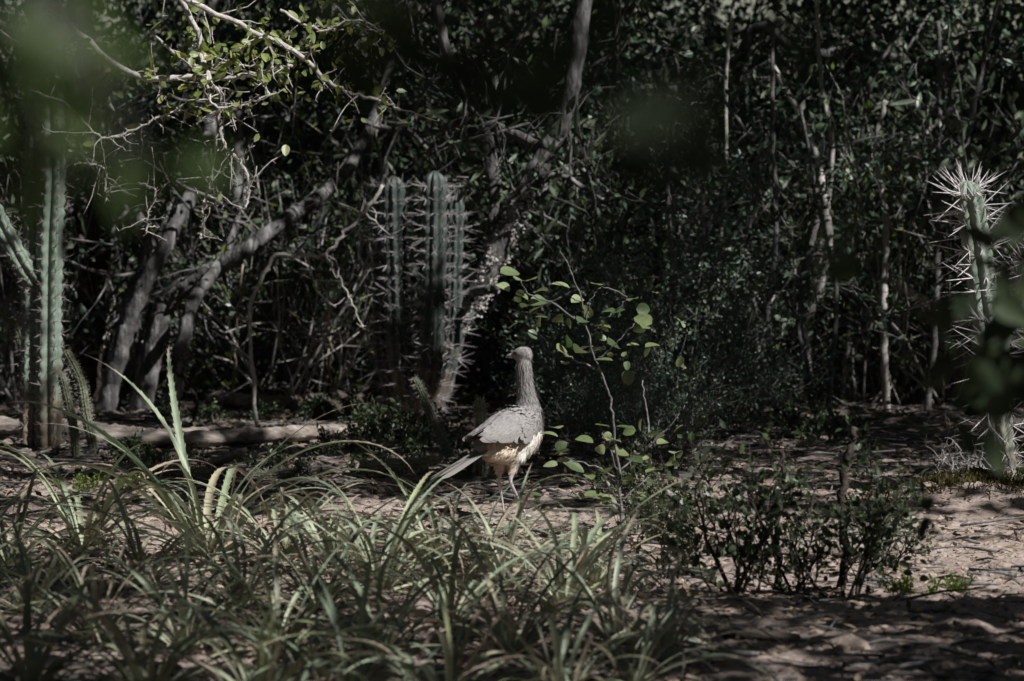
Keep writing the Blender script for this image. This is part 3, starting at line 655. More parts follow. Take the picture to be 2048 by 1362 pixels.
bare_branch('bent_stem', 'dark bent stem rising from behind the long log', 'stalk', [G(385, 850), P(390, 800, 25.4), P(378, 770, 25.4), P(352, 740, 25.4), P(345, 700, 25.4)], .012, .006, 'darkwood', 3, .2)
for i, (a, b_, c_) in enumerate([((540, 560), (560, 680), (590, 790)), ((600, 540), (720, 545), (800, 530)), ((500, 470), (600, 470), (760, 400)), ((610, 700), (640, 640), (690, 600)), ((530, 730), (600, 690), (640, 720)), ((1110, 560), (1180, 640), (1230, 760)), ((700, 330), (780, 260), (860, 180))]):
    bare_branch('thicket_branch', 'thin bare branch crossing the shaded thicket', 'branch', [P(a[0], a[1], 27 + i * .3), P(*b_, 27 + i * .3), P(*c_, 27 + i * .3)], .009, .005, 'twig', 4, .35, group='thin bare branches in the thicket')
bare_branch('dark_stump', 'dark upright dead stick rising out of the low shrub beside the sunlit soil', 'dead branch', [G(1688, 1175), P(1686, 1050, 16.2), P(1690, 960, 16.2), P(1700, 900, 16.2), P(1708, 858, 16.2)], .016, .012, 'darkwood', 0)
bare_branch('dark_stump', 'thin dark stick standing between the two low shrubs', 'dead branch', [G(1555, 1180), P(1556, 1060, 16.2), P(1562, 960, 16.2), P(1562, 905, 16.2)], .011, .008, 'darkwood', 0)
for i, px in enumerate((1870, 1905, 1930, 1945, 1965, 2025)):
    q = onground(G(px, 1003 + (i % 3) * 5), -.02)
    bare_branch('dead_twig_tuft', 'spiky tuft of grey dead twigs on the mossy mound under the white-spined cactus', 'dead twigs', [q, q + [rng.normal(0, .02), 0, .06], q + [rng.normal(0, .03), 0, .12 + .02 * (i % 3)]], .008, .003, 'paletwig', 9, .14, thorns=8, group='dead twig tufts on the mossy mound')
bare_branch('dead_stub', 'grey upright stub with peeling bark beside the white-spined cactus', 'dead branch', [onground(G(1946, 1000), -.02), P(1946, 940, 20.2), P(1947, 900, 20.2)], .014, .012, 'paletwig', 0, thorns=14)

# moss on the mound
def moss():
    c = onground(G(1950, 1010)); n = 5000
    p = np.stack([c[0] + rng.normal(0, .17, n), c[1] + rng.normal(-.1, .13, n), np.zeros(n)], -1); p[:, 2] = gz(p[:, 0], p[:, 1])
    mb = MB(); leaves(mb, p, rdir(n, 1.2), rdir(n), rng.uniform(.015, .035, n), rng.uniform(.006, .012, n))
    o = mb.build('moss', M['moss'], smooth=False); tag(o, 'olive moss and dead stems covering the low mound at the cactus foot', 'moss', kind='stuff')
moss()

# ------------------------------------------------------------------ thorny tree whose boughs hang in from above on the left
def zigzag(mb, p, d, L, r, tips, n=7, sag=.0):
    p = np.array(p, float); pts = [p.copy()]; d = unit(d)
    for i in range(n):
        s = unit(np.cross(d, rng.normal(0, 1, 3))) * (.45 if i % 2 else -.45)
        p = p + unit(d + s * .5 + [0, 0, -sag]) * L / n; pts.append(p.copy()); tips.append((p.copy(), d + s))
    add_tube(mb, pts, np.linspace(r, r * .5, n + 1), 6)
    return pts
THORN_LEAF = None
def leaf_obj_mesh(name, L, Wd, mat, roundness=.5, curl=.12):
    ts = np.linspace(0, 1, 9); w = np.sin(np.pi * ts ** (1 - .25 * roundness)) ** (.75 - .2 * roundness) * .5; w[0] = .04; w[-1] = .02
    V = []; F = []
    for i, (t, ww) in enumerate(zip(ts, w)):
        for j, s in enumerate((-1, -.5, 0, .5, 1)):
            V.append((t * L, s * ww * Wd, abs(s) * ww * Wd * .25 - curl * L * (t - .3) ** 2))
    for i in range(8):
        for j in range(4): a = i * 5 + j; F.append((a, a + 1, a + 6, a + 5))
    mb = MB(); mb.add(V, F); return mb.mesh(name, mat)
thorn_leaves = [leaf_obj_mesh('thorn_leaf%d' % i, .05, .028 + .004 * i, M['thornleaf'], .6, .2 * (i - 1)) for i in range(3)]
def rot_to(d, n):
    x = Vector(d).normalized(); z = Vector(n); z = (z - x * z.dot(x)).normalized(); y = z.cross(x)
    return Matrix((x, y, z)).transposed()
def thorny_tree():
    D = 20.2; b = np.array([-2.75, 20.6, 0.0])
    t = thing('thorny_tree', 'thorny tree with sunlit yellow-green leaves on bare grey zigzag boughs hanging in from above', 'tree', b)
    bough = [[b + [0, 0, -.1], b + [.05, 0, 1.0], b + [.15, -.1, 1.9], b + [.5, -.2, 2.6]]]
    trunk_part(t, b, bough[0], .09, .05)
    L1 = [[P(-60, -200, D + .2), P(150, 60, D + .1), P(280, 152, D), P(360, 153, D), P(450, 157, D), P(540, 140, D), P(585, 132, D)],
          [P(250, -150, D), P(385, 35, D), P(400, 105, D), P(425, 165, D - .05), P(445, 195, D - .05), P(438, 235, D - .05), P(452, 295, D - .05), P(485, 330, D - .05), P(498, 375, D - .05), P(490, 418, D - .05)],
          [P(330, -20, D), P(480, 50, D), P(600, 110, D), P(650, 160, D), P(700, 185, D), P(760, 200, D), P(800, 220, D)],
          [P(60, 180, D), P(140, 215, D), P(195, 270, D), P(260, 265, D), P(330, 230, D), P(380, 215, D)],
          [P(300, 60, D + .1), P(380, 130, D), P(460, 125, D), P(520, 135, D)],
          [P(410, 110, D), P(420, 200, D - .1), P(460, 215, D - .1), P(510, 200, D - .1), P(560, 182, D - .1)],
          [P(440, 240, D), P(425, 340, D + .05), P(412, 390, D + .05), P(406, 450, D + .05), P(405, 470, D + .05)],
          [P(150, 325, D), P(205, 335, D), P(212, 375, D), P(210, 405, D)],
          [P(275, 365, D), P(310, 380, D), P(296, 430, D), P(290, 470, D)],
          [P(520, 60, D), P(545, 110, D), P(530, 170, D)], [P(560, 20, D), P(640, 60, D), P(720, 40, D), P(790, 85, D)], [P(0, 60, D), P(40, 90, D), P(80, 110, D), P(120, 90, D)]]
    tips = []; tm = MB(); th = MB()
    for i, l in enumerate(L1):
        pth = smooth_path(l, 6) - b; pth[1:-1] += rng.normal(0, .004, (len(pth) - 2, 3))
        r0 = .016 if i in (0,) else .0125 if i < 3 else .0065
        bm = MB(); add_tube(bm, pth, np.linspace(r0, r0 * .5, len(pth)), 8); bm.build('bough', M['paletwig'], t)
        for q in pth[2::1]:
            if rng.random() < .6: zigzag(tm, q, rdir(1)[0] + [0, -.1, -.1], rng.uniform(.06, .24), .0032, tips, 5)
            for k in range(2):
                e = rdir(1)[0]; add_tube(th, [q, q + e * rng.uniform(.012, .03)], [.0022, .0005], 4, cap=False)
    for q, e in tips[::2]:
        w = rdir(1)[0]; add_tube(th, [q, q + w * rng.uniform(.01, .03)], [.0018, .0004], 4, cap=False)
    tm.build('twigs', M['paletwig'], t, stuff=True); th.build('thorns', M['paletwig'], t, stuff=True)
    tp = np.array([q for q, _ in tips]); pxx = (tp[:, 0] + b[0]) / D * FPX + 1024; pyy = (CH - tp[:, 2] - b[2]) / D * FPX + HOR
    w = np.where(pyy < 150, 1, np.where(pyy < 240, .35, .03)); w = w / w.sum()
    for i in rng.choice(len(tp), 240, p=w):
        link_mesh('leaf', thorn_leaves[rng.integers(3)], t, tp[i] + rng.normal(0, .012, 3), rot_to(rdir(1)[0] + [0, 0, -.2], rdir(1)[0] + [.2, -.5, .8]), rng.uniform(.7, 1.25))
    n = 700; p = np.stack([rng.uniform(-.4, 1.6, n), rng.normal(.2, .3, n), rng.uniform(2.3, 3.1, n)], -1)
    i = rng.choice(len(tp), 500, p=w); p = np.concatenate([p, tp[i] + rng.normal(0, .05, (500, 3)) + [0, .12, .02]]); n = len(p)
    lm = MB(); leaves(lm, p, rdir(n), rdir(n, .5), rng.uniform(.03, .05, n), rng.uniform(.02, .03, n), LEAF8)
    lm.build('crown', M['thornleaf_i'], t, stuff=True)
thorny_tree()

# ------------------------------------------------------------------ round-leaved shrub right of the bird
round_leaves = [leaf_obj_mesh('round_leaf%d' % i, .088, .062 + .006 * i, M['round'], 1.0, .06 + .1 * i) for i in range(3)]
def round_shrub():
    D = 18.4; b = onground(G(1245, 1075)); D = b[1]
    t = thing('round_leaved_shrub', 'sparse shrub with pale round leaves on thin stems in front of the bird', 'shrub', b)
    st = [[(1245, 1080), (1238, 960), (1226, 840), (1215, 780), (1190, 720), (1170, 640), (1150, 560), (1120, 500)],
          [(1190, 735), (1140, 715), (1115, 700)], [(1180, 650), (1235, 620), (1250, 590), (1200, 575)], [(1195, 720), (1230, 690), (1270, 645)], [(1172, 650), (1180, 600), (1200, 575)],
          [(1240, 960), (1180, 930), (1120, 915)], [(1240, 940), (1290, 900), (1310, 880)], [(1236, 940), (1210, 880), (1200, 850)], [(1243, 1000), (1290, 960), (1320, 930)], [(1170, 650), (1110, 610), (1060, 590), (1040, 560)],
          [(1240, 1010), (1180, 985), (1130, 960)], [(1290, 900), (1340, 850), (1370, 810)], [(1300, 880), (1290, 800), (1285, 760)]]
    for i, s in enumerate(st):
        dd = 0 if i == 0 else rng.uniform(-.15, .15)
        pts = [P(x, y, D + dd * k / max(1, len(s) - 1)) - b for k, (x, y) in enumerate(s)]
        mb = MB(); pth = smooth_path(pts, 6); pth[1:] += rng.normal(0, .003, (len(pth) - 1, 3)); add_tube(mb, pth, np.linspace(.006 if i == 0 else .004, .002, len(pth)), 7); mb.build('stem', M['twig'], t)
    big = [(1190, 568), (1075, 603), (1270, 596), (1220, 622), (1292, 652), (1168, 640), (1205, 720), (1228, 690), (1208, 652), (1240, 622), (1120, 640), (1085, 580), (1040, 560), (1120, 570), (1160, 700), (1125, 702), (1195, 700), (1310, 690),
           (1200, 850), (1250, 855), (1130, 925), (1180, 955), (1150, 935), (1210, 940), (1240, 960), (1290, 915), (1310, 940), (1270, 920), (1320, 885), (1100, 868), (1112, 855), (1120, 905), (1190, 990), (1070, 1000), (1240, 905), (1230, 880), (1350, 905), (1330, 1010), (1285, 985), (1300, 870), (1170, 880), (1215, 1000), (1140, 960), (1095, 930), (1010, 575), (1060, 560), (1020, 545), (1150, 600), (1260, 690), (1285, 640), (1065, 990)]
    for k, (x, y) in enumerate(big):
        yaw = rng.uniform(0, 6.28); d = np.array([math.cos(yaw), math.sin(yaw), rng.normal(0, .2)]); n = np.array([rng.normal(.1, .35), -.25 + rng.normal(0, .4), 1])
        c = P(x, y, D + rng.normal(0, .08)) - b
        link_mesh('leaf', round_leaves[k % 3], t, c - unit(d) * .04, rot_to(d, n), rng.uniform(.6, .98))
    for k in range(60):
        x, y = rng.uniform(1030, 1370), rng.choice([rng.uniform(560, 740), rng.uniform(830, 1010)]); c = P(x, y, D + rng.normal(.1, .12)) - b
        if x < 1105 and 670 < y < 930: continue
        link_mesh('leaf', round_leaves[k % 3], t, c, rot_to(rdir(1)[0], rdir(1)[0] + [0, -.2, .6]), rng.uniform(.35, .7))
round_shrub()

# ------------------------------------------------------------------ low dark shrubs on the right
near_sh = [shrub_mesh('low_bush%d' % i, .44, .7, 7, 480, .030, .021, M['shrub'], M['darkwood'], r=.006, jitter=.018, tpl=LEAF8) for i in range(3)]
for i, (px, py, s, lab) in enumerate([(1470, 1185, 1.12, 'dense low dark green shrub left of the two dark dead sticks'), (1690, 1190, 1.1, 'low dark green shrub around the foot of the taller dark dead stick'),
        (1345, 1150, .85, 'low dark leafy shrub under the round-leaved shrub'), (1590, 1180, .85, 'low leafy shrub between the two dark dead sticks'), (1770, 1130, .65, 'small shrub at the edge of the sunlit bare soil'),
        (1290, 1060, .8, 'dark leafy shrub behind the stem of the round-leaved shrub')]):
    place_shrub(near_sh[i % 3], 'low_shrub', lab, 'shrub', onground(G(px, py)), rng.uniform(0, 6.28), s, 'low dark shrubs by the sunlit soil')
herb = [shrub_mesh('herb%d' % i, .24, .9, 7, 330, .03, .02, M['bright' if i == 1 else 'shrub'], M['green_twig'], r=.003, jitter=.012, tpl=LEAF8, depth=1) for i in range(3)]
hl = ['low leafy herb growing along the logs and litter', 'small bright green herb catching the light on the forest floor', 'low leafy herb growing along the logs and litter']
for (px, py, s, k) in [(230, 925, .7, 0), (275, 930, .6, 2), (320, 928, .5, 0), (390, 925, .45, 2), (680, 905, .6, 0), (730, 915, .8, 2), (780, 900, 1.0, 0), (820, 890, 1.0, 2), (860, 930, .8, 0), (640, 918, .45, 0), (160, 985, .5, 1), (275, 985, .5, 1), (430, 850, .6, 0), (520, 845, .6, 2), (600, 838, .7, 0), (340, 845, .6, 2), (700, 850, .8, 2), (760, 860, .8, 0), (480, 930, .4, 0), (600, 960, .5, 2), (790, 950, .6, 0), (1010, 900, .7, 2), (1120, 880, .7, 0), (900, 880, .8, 2),
                       (380, 790, 1.1, 1), (440, 795, 1.0, 1), (500, 800, .8, 1), (660, 800, .9, 1), (250, 815, .8, 2), (840, 760, 1.2, 2), (940, 940, .9, 0), (1060, 930, .8, 2), (1480, 860, 1.0, 2), (1600, 880, 1.0, 0), (1820, 1190, .5, 1), (1900, 1180, .4, 1), (1700, 900, .9, 2), (2035, 990, .9, 1), (1100, 820, 1, 0), (1400, 850, 1, 2), (985, 960, .8, 0), (560, 940, .7, 2), (720, 960, .7, 0)]:
    place_shrub(herb[k], 'herb', hl[k], 'herb', onground(G(px, py), -.01), rng.uniform(0, 6.28), s, 'bright herbs' if k == 1 else 'low herbs on the forest floor')
# plant with long leaves
lance = [leaf_obj_mesh('lance_leaf', .17, .038, leaf_mat('lance', [(.18, .22, .12), (.26, .30, .18)], byobj=True), .1, .25)]
b = G(1752, 800); t = thing('lance_leaved_plant', 'small plant with long pale lance-shaped leaves among the saplings', 'plant', b)
mb = MB(); add_tube(mb, [(0, 0, -.02), (.01, 0, .15), (0, 0, .33)], [.006, .005, .004], 6); mb.build('stem', M['green_twig'], t)
for dx, dz in ((-.8, .7), (.6, .9), (-1, -.3), (.2, 1), (.9, .1), (-.9, .2), (1, .5)):
    link_mesh('leaf', lance[0], t, (0, -.005, .27 + .02 * dz), rot_to((dx, rng.normal(0, .3), dz), (dz * .3, -.8, .6)), rng.uniform(.8, 1.2))

# ------------------------------------------------------------------ bromeliads
def brom_mat():
    m, N, L, b = newmat('bromeliad_leaf')
    at = N.new('ShaderNodeUVMap'); at.uv_map = 'UV'; sp = N.new('ShaderNodeSeparateXYZ'); L.new(at.outputs[0], sp.inputs[0])
    oi = N.new('ShaderNodeObjectInfo')
    r = ramp(N, [(0, (.17, .215, .15)), (.35, (.27, .32, .22)), (.55, (.35, .38, .21)), (.78, (.38, .41, .32)), (1, (.42, .35, .23))]); L.new(oi.outputs['Random'], r.inputs[0])
    base = N.new('ShaderNodeMixRGB'); base.inputs[1].default_value = (.48, .50, .34, 1)       # pale leaf base
    mr = N.new('ShaderNodeMapRange'); mr.inputs[1].default_value = .0; mr.inputs[2].default_value = .3; L.new(sp.outputs[0], mr.inputs[0])
    L.new(mr.outputs[0], base.inputs[0]); L.new(r.outputs[0], base.inputs[2])
    tip = N.new('ShaderNodeMixRGB'); tip.inputs[2].default_value = (.33, .25, .20, 1)           # dried tip, longer on older leaves
    ml = N.new('ShaderNodeMath'); ml.operation = 'MULTIPLY_ADD'; ml.inputs[1].default_value = .5; ml.inputs[2].default_value = -.06; L.new(oi.outputs['Random'], ml.inputs[0])
    sb = N.new('ShaderNodeMath'); sb.operation = 'ADD'; L.new(ml.outputs[0], sb.inputs[0]); L.new(sp.outputs[0], sb.inputs[1])
    m2 = N.new('ShaderNodeMapRange'); m2.inputs[1].default_value = .88; m2.inputs[2].default_value = 1.06; L.new(sb.outputs[0], m2.inputs[0])
    L.new(m2.outputs[0], tip.inputs[0]); L.new(base.outputs[0], tip.inputs[1])
    nz = N.new('ShaderNodeTexNoise'); nz.inputs['Scale'].default_value = 35; nz.inputs['Detail'].default_value = 4
    tc = N.new('ShaderNodeTexCoord'); L.new(tc.outputs['Object'], nz.inputs['Vector'])
    r2 = ramp(N, [(.3, (.65, .65, .62)), (.7, (1.1, 1.1, 1.1))]); L.new(nz.outputs[0], r2.inputs[0])
    mx = N.new('ShaderNodeMixRGB'); mx.blend_type = 'MULTIPLY'; mx.inputs[0].default_value = .8; L.new(tip.outputs[0], mx.inputs[1]); L.new(r2.outputs[0], mx.inputs[2])
    L.new(mx.outputs[0], b.inputs['Base Color']); b.inputs['Roughness'].default_value = .5; b.inputs['Specular IOR Level'].default_value = .4
    t = N.new('ShaderNodeBsdfTranslucent'); L.new(mx.outputs[0], t.inputs[0]); ms = N.new('ShaderNodeMixShader'); ms.inputs[0].default_value = .15
    L.new(b.outputs[0], ms.inputs[1]); L.new(t.outputs[0], ms.inputs[2]); L.new(ms.outputs[0], N['Material Output'].inputs[0])
    return m
M['brom'] = brom_mat()
M['dry'] = rough_mat('dry_strap', (.20, .15, .115), (.32, .25, .2), (.44, .37, .30), scale=18, bump=.3, stretch=(.3, 1, 1))
def strap(name, L, Wd, lift, bend, side, tipcurl, mat, teeth=True):
    n = 22; ts = np.linspace(0, 1, n); ang = lift - bend * ts ** 1.35 - tipcurl * np.clip(ts - .75, 0, 1) ** 2 * 16
    dx = np.cos(ang) * L / n; dz = np.sin(ang) * L / n; x = np.cumsum(dx); z = np.cumsum(dz); yaw = side * ts ** 2 * L
    w = Wd * np.where(ts < .08, 1.5 - ts * 6, 1.02) * np.clip((1 - ts) * 2.1, 0.03, 1) ** .75
    nx, nzv = -np.sin(ang), np.cos(ang)
    V = []; F = []
    for i in range(n):
        for j, (s, c) in enumerate(((-1, .42), (-.55, .14), (0, 0), (.55, .14), (1, .42))):
            tw = w[i] * .5
            V.append((x[i] + nx[i] * c * tw, yaw[i] + s * tw, z[i] + nzv[i] * c * tw))
    for i in range(n - 1):
        for j in range(4): a = i * 5 + j; F.append((a, a + 1, a + 6, a + 5))
    mb = MB(); mb.add(V, F)
    if teeth:
        for i in range(2, n - 2):
            for s in (0, 4):
                a = np.array(V[i * 5 + s]); c = np.array(V[(i + 1) * 5 + s]); o = (c - a) * .35; e = np.array([0, (-1 if s == 0 else 1) * .0035, .001])
                mb.add([a, a + o, a + e + o * 1.3], [[0, 1, 2]])
    me = mb.mesh(name, mat)
    uv = me.uv_layers.new(name='UV'); co = np.empty(len(me.loops), np.int32); me.loops.foreach_get('vertex_index', co)
    q = np.zeros((len(co), 2), np.float32); base = np.minimum(co // 5, n - 1); q[:, 0] = base / (n - 1); q[co >= n * 5, 0] = .5
    uv.data.foreach_set('uv', q.ravel()); return me
straps_up = [strap('strap_up%d' % i, rng.uniform(.56, .74), rng.uniform(.015, .020), rng.uniform(1.05, 1.4), rng.uniform(.8, 2.0), rng.normal(0, .2), rng.uniform(0, .4), M['brom']) for i in range(10)]
straps_mid = [strap('strap_mid%d' % i, rng.uniform(.52, .8), rng.uniform(.015, .021), rng.uniform(.75, 1.2), rng.uniform(1.4, 3.0), rng.normal(0, .3), rng.uniform(0, .8), M['brom']) for i in range(14)]
straps_low = [strap('strap_low%d' % i, rng.uniform(.4, .62), rng.uniform(.017, .023), rng.uniform(.3, .75), rng.uniform(.5, 1.6), rng.normal(0, .3), rng.uniform(0, .5), M['brom']) for i in range(8)]
straps_dry = [strap('strap_dry%d' % i, rng.uniform(.35, .55), rng.uniform(.014, .02), rng.uniform(.4, .9), rng.uniform(1.2, 2.6), rng.normal(0, .35), rng.uniform(0, .6), M['dry']) for i in range(5)]
def bromeliad(px, py, s, label, group, nl=20):
    b = onground(G(px, py), -.01); t = thing('bromeliad', label, 'bromeliad', b, rng.uniform(0, 6.28), group, s)
    ga = rng.uniform(0, 6.28)
    for k in range(nl):
        f = k / nl; ga += 2.4 + rng.normal(0, .25)
        pool = straps_up if f < .3 else straps_mid if f < .72 else straps_low
        r = .012 + .02 * f; rot = Matrix.Rotation(ga, 3, 'Z') @ Matrix.Rotation(rng.normal(0, .12), 3, 'Y') @ Matrix.Rotation(rng.normal(0, .15), 3, 'X')
        link_mesh('leaf', pool[rng.integers(len(pool))], t, (math.cos(ga) * r, math.sin(ga) * r, .01), rot, rng.uniform(.72, 1.12))
    for k in range(9):
        ga += 2.4 + rng.normal(0, .5)
        link_mesh('dry_leaf', straps_dry[rng.integers(5)], t, (math.cos(ga) * .03, math.sin(ga) * .03, .005), Matrix.Rotation(ga, 3, 'Z') @ Matrix.Rotation(rng.normal(.1, .2), 3, 'Y'), rng.uniform(.7, 1.15))
uniq = {4: 'sunlit bromeliad next to the large one in front of the long log', 5: 'small bromeliad between the large sunlit one and the bird\'s tail', 6: 'small bromeliad at the feet of the bird', 7: 'bromeliad standing just in front of the bird\'s feet', 8: 'bromeliad between the bird\'s feet and the low dark shrubs', 9: 'smallest bromeliad, growing against the low dark shrubs', 0: 'large sunlit bromeliad with arching brown-tipped leaves in front of the long log', 1: 'bromeliad with tall narrow leaves below the pale columnar cactus', 2: 'bromeliad directly below the tip of the bird\'s tail',
        3: 'bromeliad at the edge of the bare soil under the low dark shrubs'}
BR = [(415, 1115, 1.38), (165, 1110, 1.12), (760, 1195, 1.0), (1130, 1235, .95), (565, 1130, .95), (670, 1150, .9), (880, 1165, .9), (965, 1170, .85), (1010, 1185, .85), (1190, 1170, .7),
      (20, 1130, .9), (290, 1190, .85), (60, 1230, .85), (480, 1230, .85), (640, 1235, .9), (900, 1260, .9), (190, 1290, .85), (370, 1310, .85), (560, 1320, .9), (760, 1310, .9), (1020, 1320, .9), (1230, 1290, .85), (1330, 1330, .7),
      (60, 1390, .9), (300, 1410, .9), (520, 1430, .9), (700, 1410, .9), (900, 1420, .9), (1120, 1420, .85), (-60, 1190, .9), (1270, 1370, .7)]
for i, (px, py, s) in enumerate(BR):
    bromeliad(px, py, s, uniq.get(i, 'shaded grey-green bromeliad in the dense bed covering the foreground'), 'bromeliads carpeting the clearing', 34 if i < 10 else 28)

# ------------------------------------------------------------------ leaf litter, sticks and clods
def litter():
    def scat(n, y0, y1, bias=1.0):
        d = y0 + (y1 - y0) * rng.random(n) ** bias; w = 1024 / FPX * d + .5; x = rng.uniform(-1, 1, n) * w
        return np.stack([x, d, gz(x, d)], -1)
    p = np.concatenate([scat(22000, 20.3, 31), scat(7000, 12.5, 20.5)]); n = len(p); mb = MB()
    leaves(mb, p + [0, 0, .004], rdir(n) * [1, 1, .25], rdir(n) * [.5, .5, .3] + [0, 0, 1], rng.uniform(.02, .055, n), rng.uniform(.012, .026, n))
    tag(mb.build('leaf_litter', M['litter'], smooth=False), 'brown leaf litter strewn over the soil', 'leaf litter', kind='stuff')
    mb = MB()
    for q in np.concatenate([scat(3400, 20.3, 30), scat(1000, 12.8, 20.5)]):
        a = rng.uniform(0, 6.28); L = rng.uniform(.05, .3); e = np.array([math.cos(a), math.sin(a), rng.normal(0, .08)])
        add_tube(mb, [q + [0, 0, .006], q + e * L * .5 + rng.normal(0, .008, 3) + [0, 0, .008], q + e * L + [0, 0, .006]], [.005, .0045, .002] * np.array(rng.uniform(.6, 1.6)), 5)
    tag(mb.build('fallen_twigs', M['twig']), 'small fallen twigs scattered across the soil and litter', 'twigs', kind='stuff')
    # clods
    ph = (1 + 5 ** .5) / 2
    ico = unit(np.array([(-1, ph, 0), (1, ph, 0), (-1, -ph, 0), (1, -ph, 0), (0, -1, ph), (0, 1, ph), (0, -1, -ph), (0, 1, -ph), (ph, 0, -1), (ph, 0, 1), (-ph, 0, -1), (-ph, 0, 1)]))
    fc = np.array([(0, 11, 5), (0, 5, 1), (0, 1, 7), (0, 7, 10), (0, 10, 11), (1, 5, 9), (5, 11, 4), (11, 10, 2), (10, 7, 6), (7, 1, 8), (3, 9, 4), (3, 4, 2), (3, 2, 6), (3, 6, 8), (3, 8, 9), (4, 9, 5), (2, 4, 11), (6, 2, 10), (8, 6, 7), (9, 8, 1)])
    p = np.concatenate([scat(6500, 12.8, 20), scat(2000, 20, 25)]); n = len(p); r = rng.gamma(1.6, .0042, n) + .003
    V = p[:, None] + ico[None] * (r[:, None, None] * rng.uniform(.6, 1.3, (n, 12, 1))) * [1.2, 1.2, .8]
    mb = MB(); mb.add(V.reshape(-1, 3), (fc[None] + (np.arange(n) * 12)[:, None, None]).reshape(-1, 3))
    tag(mb.build('soil_clods', M['clod'], smooth=False), 'loose crumbs and clods of dry earth on the bare soil', 'soil', kind='stuff')
litter()

# ------------------------------------------------------------------ leaves close to the camera
near_leaf = [leaf_obj_mesh('near_leaf%d' % i, .05, .032, M['near'], .8, .1 * i) for i in range(2)]
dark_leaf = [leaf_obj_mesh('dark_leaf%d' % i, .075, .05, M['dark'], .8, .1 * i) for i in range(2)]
def leaf_spray(name, label, main, spots, meshes, D, spread, smin, smax, dj=.3, r=.004, mat='twig'):
    pts = [P(x, y, D) for x, y in main]; b = pts[0]
    t = thing(name, label, 'branch', b); mb = MB(); pth = smooth_path(pts, 6) - b
    add_tube(mb, pth, np.linspace(r, r * .5, len(pth)), 7); mb.build('stem', M[mat], t)
    tw = MB()
    for (x, y, n) in spots:
        c0 = P(x, y, D) - b; j = np.argmin(((pth - c0) ** 2).sum(1)); add_tube(tw, [pth[j], (pth[j] + c0) / 2 + rng.normal(0, .008, 3), c0], [r * .5, r * .4, r * .25], 5)
        for k in range(n):
            c = P(x + rng.normal(0, spread), y + rng.normal(0, spread), D + rng.normal(0, dj)) - b
            link_mesh('leaf', meshes[k % 2], t, c, rot_to(rdir(1)[0] + [0, 0, -.3], rdir(1)[0] + [0, -.4, .7]), rng.uniform(smin, smax))
    tw.build('twigs', M[mat], t, stuff=True)
leaf_spray('overhanging_branch', 'very blurred leafy branch hanging close in front of the upper left', [(-700, -500), (-100, -200), (150, 60), (280, 340)], [(60, 60, 4), (190, 200, 4), (270, 330, 4), (40, 250, 5), (100, 370, 3), (-20, 120, 4), (200, 20, 3), (330, 330, 3), (150, 120, 3)], near_leaf, 2.4, 45, .55, .9, .15, r=.002)
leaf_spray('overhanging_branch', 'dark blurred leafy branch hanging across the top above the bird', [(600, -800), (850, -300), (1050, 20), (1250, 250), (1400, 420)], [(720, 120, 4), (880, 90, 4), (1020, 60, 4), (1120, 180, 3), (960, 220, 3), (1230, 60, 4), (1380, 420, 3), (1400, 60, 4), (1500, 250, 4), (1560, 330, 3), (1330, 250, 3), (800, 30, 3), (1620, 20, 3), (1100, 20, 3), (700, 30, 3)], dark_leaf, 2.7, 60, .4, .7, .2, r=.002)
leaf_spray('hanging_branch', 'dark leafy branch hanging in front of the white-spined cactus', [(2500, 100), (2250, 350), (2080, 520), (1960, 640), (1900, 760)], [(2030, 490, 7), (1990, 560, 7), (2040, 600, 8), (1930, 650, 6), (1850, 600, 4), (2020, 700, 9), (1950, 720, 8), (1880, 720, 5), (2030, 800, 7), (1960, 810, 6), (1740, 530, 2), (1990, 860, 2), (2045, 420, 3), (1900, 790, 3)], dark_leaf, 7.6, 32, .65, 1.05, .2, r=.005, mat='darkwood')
leaf_spray('hanging_branch', 'drooping dark twig with a few leaves before the patch of sunlit soil', [(2120, 880), (2020, 900), (1900, 960), (1845, 1040)], [(1845, 1010, 4), (1850, 960, 3), (1860, 1045, 2)], dark_leaf, 11, 15, .5, .8, .1, r=.003, mat='darkwood')

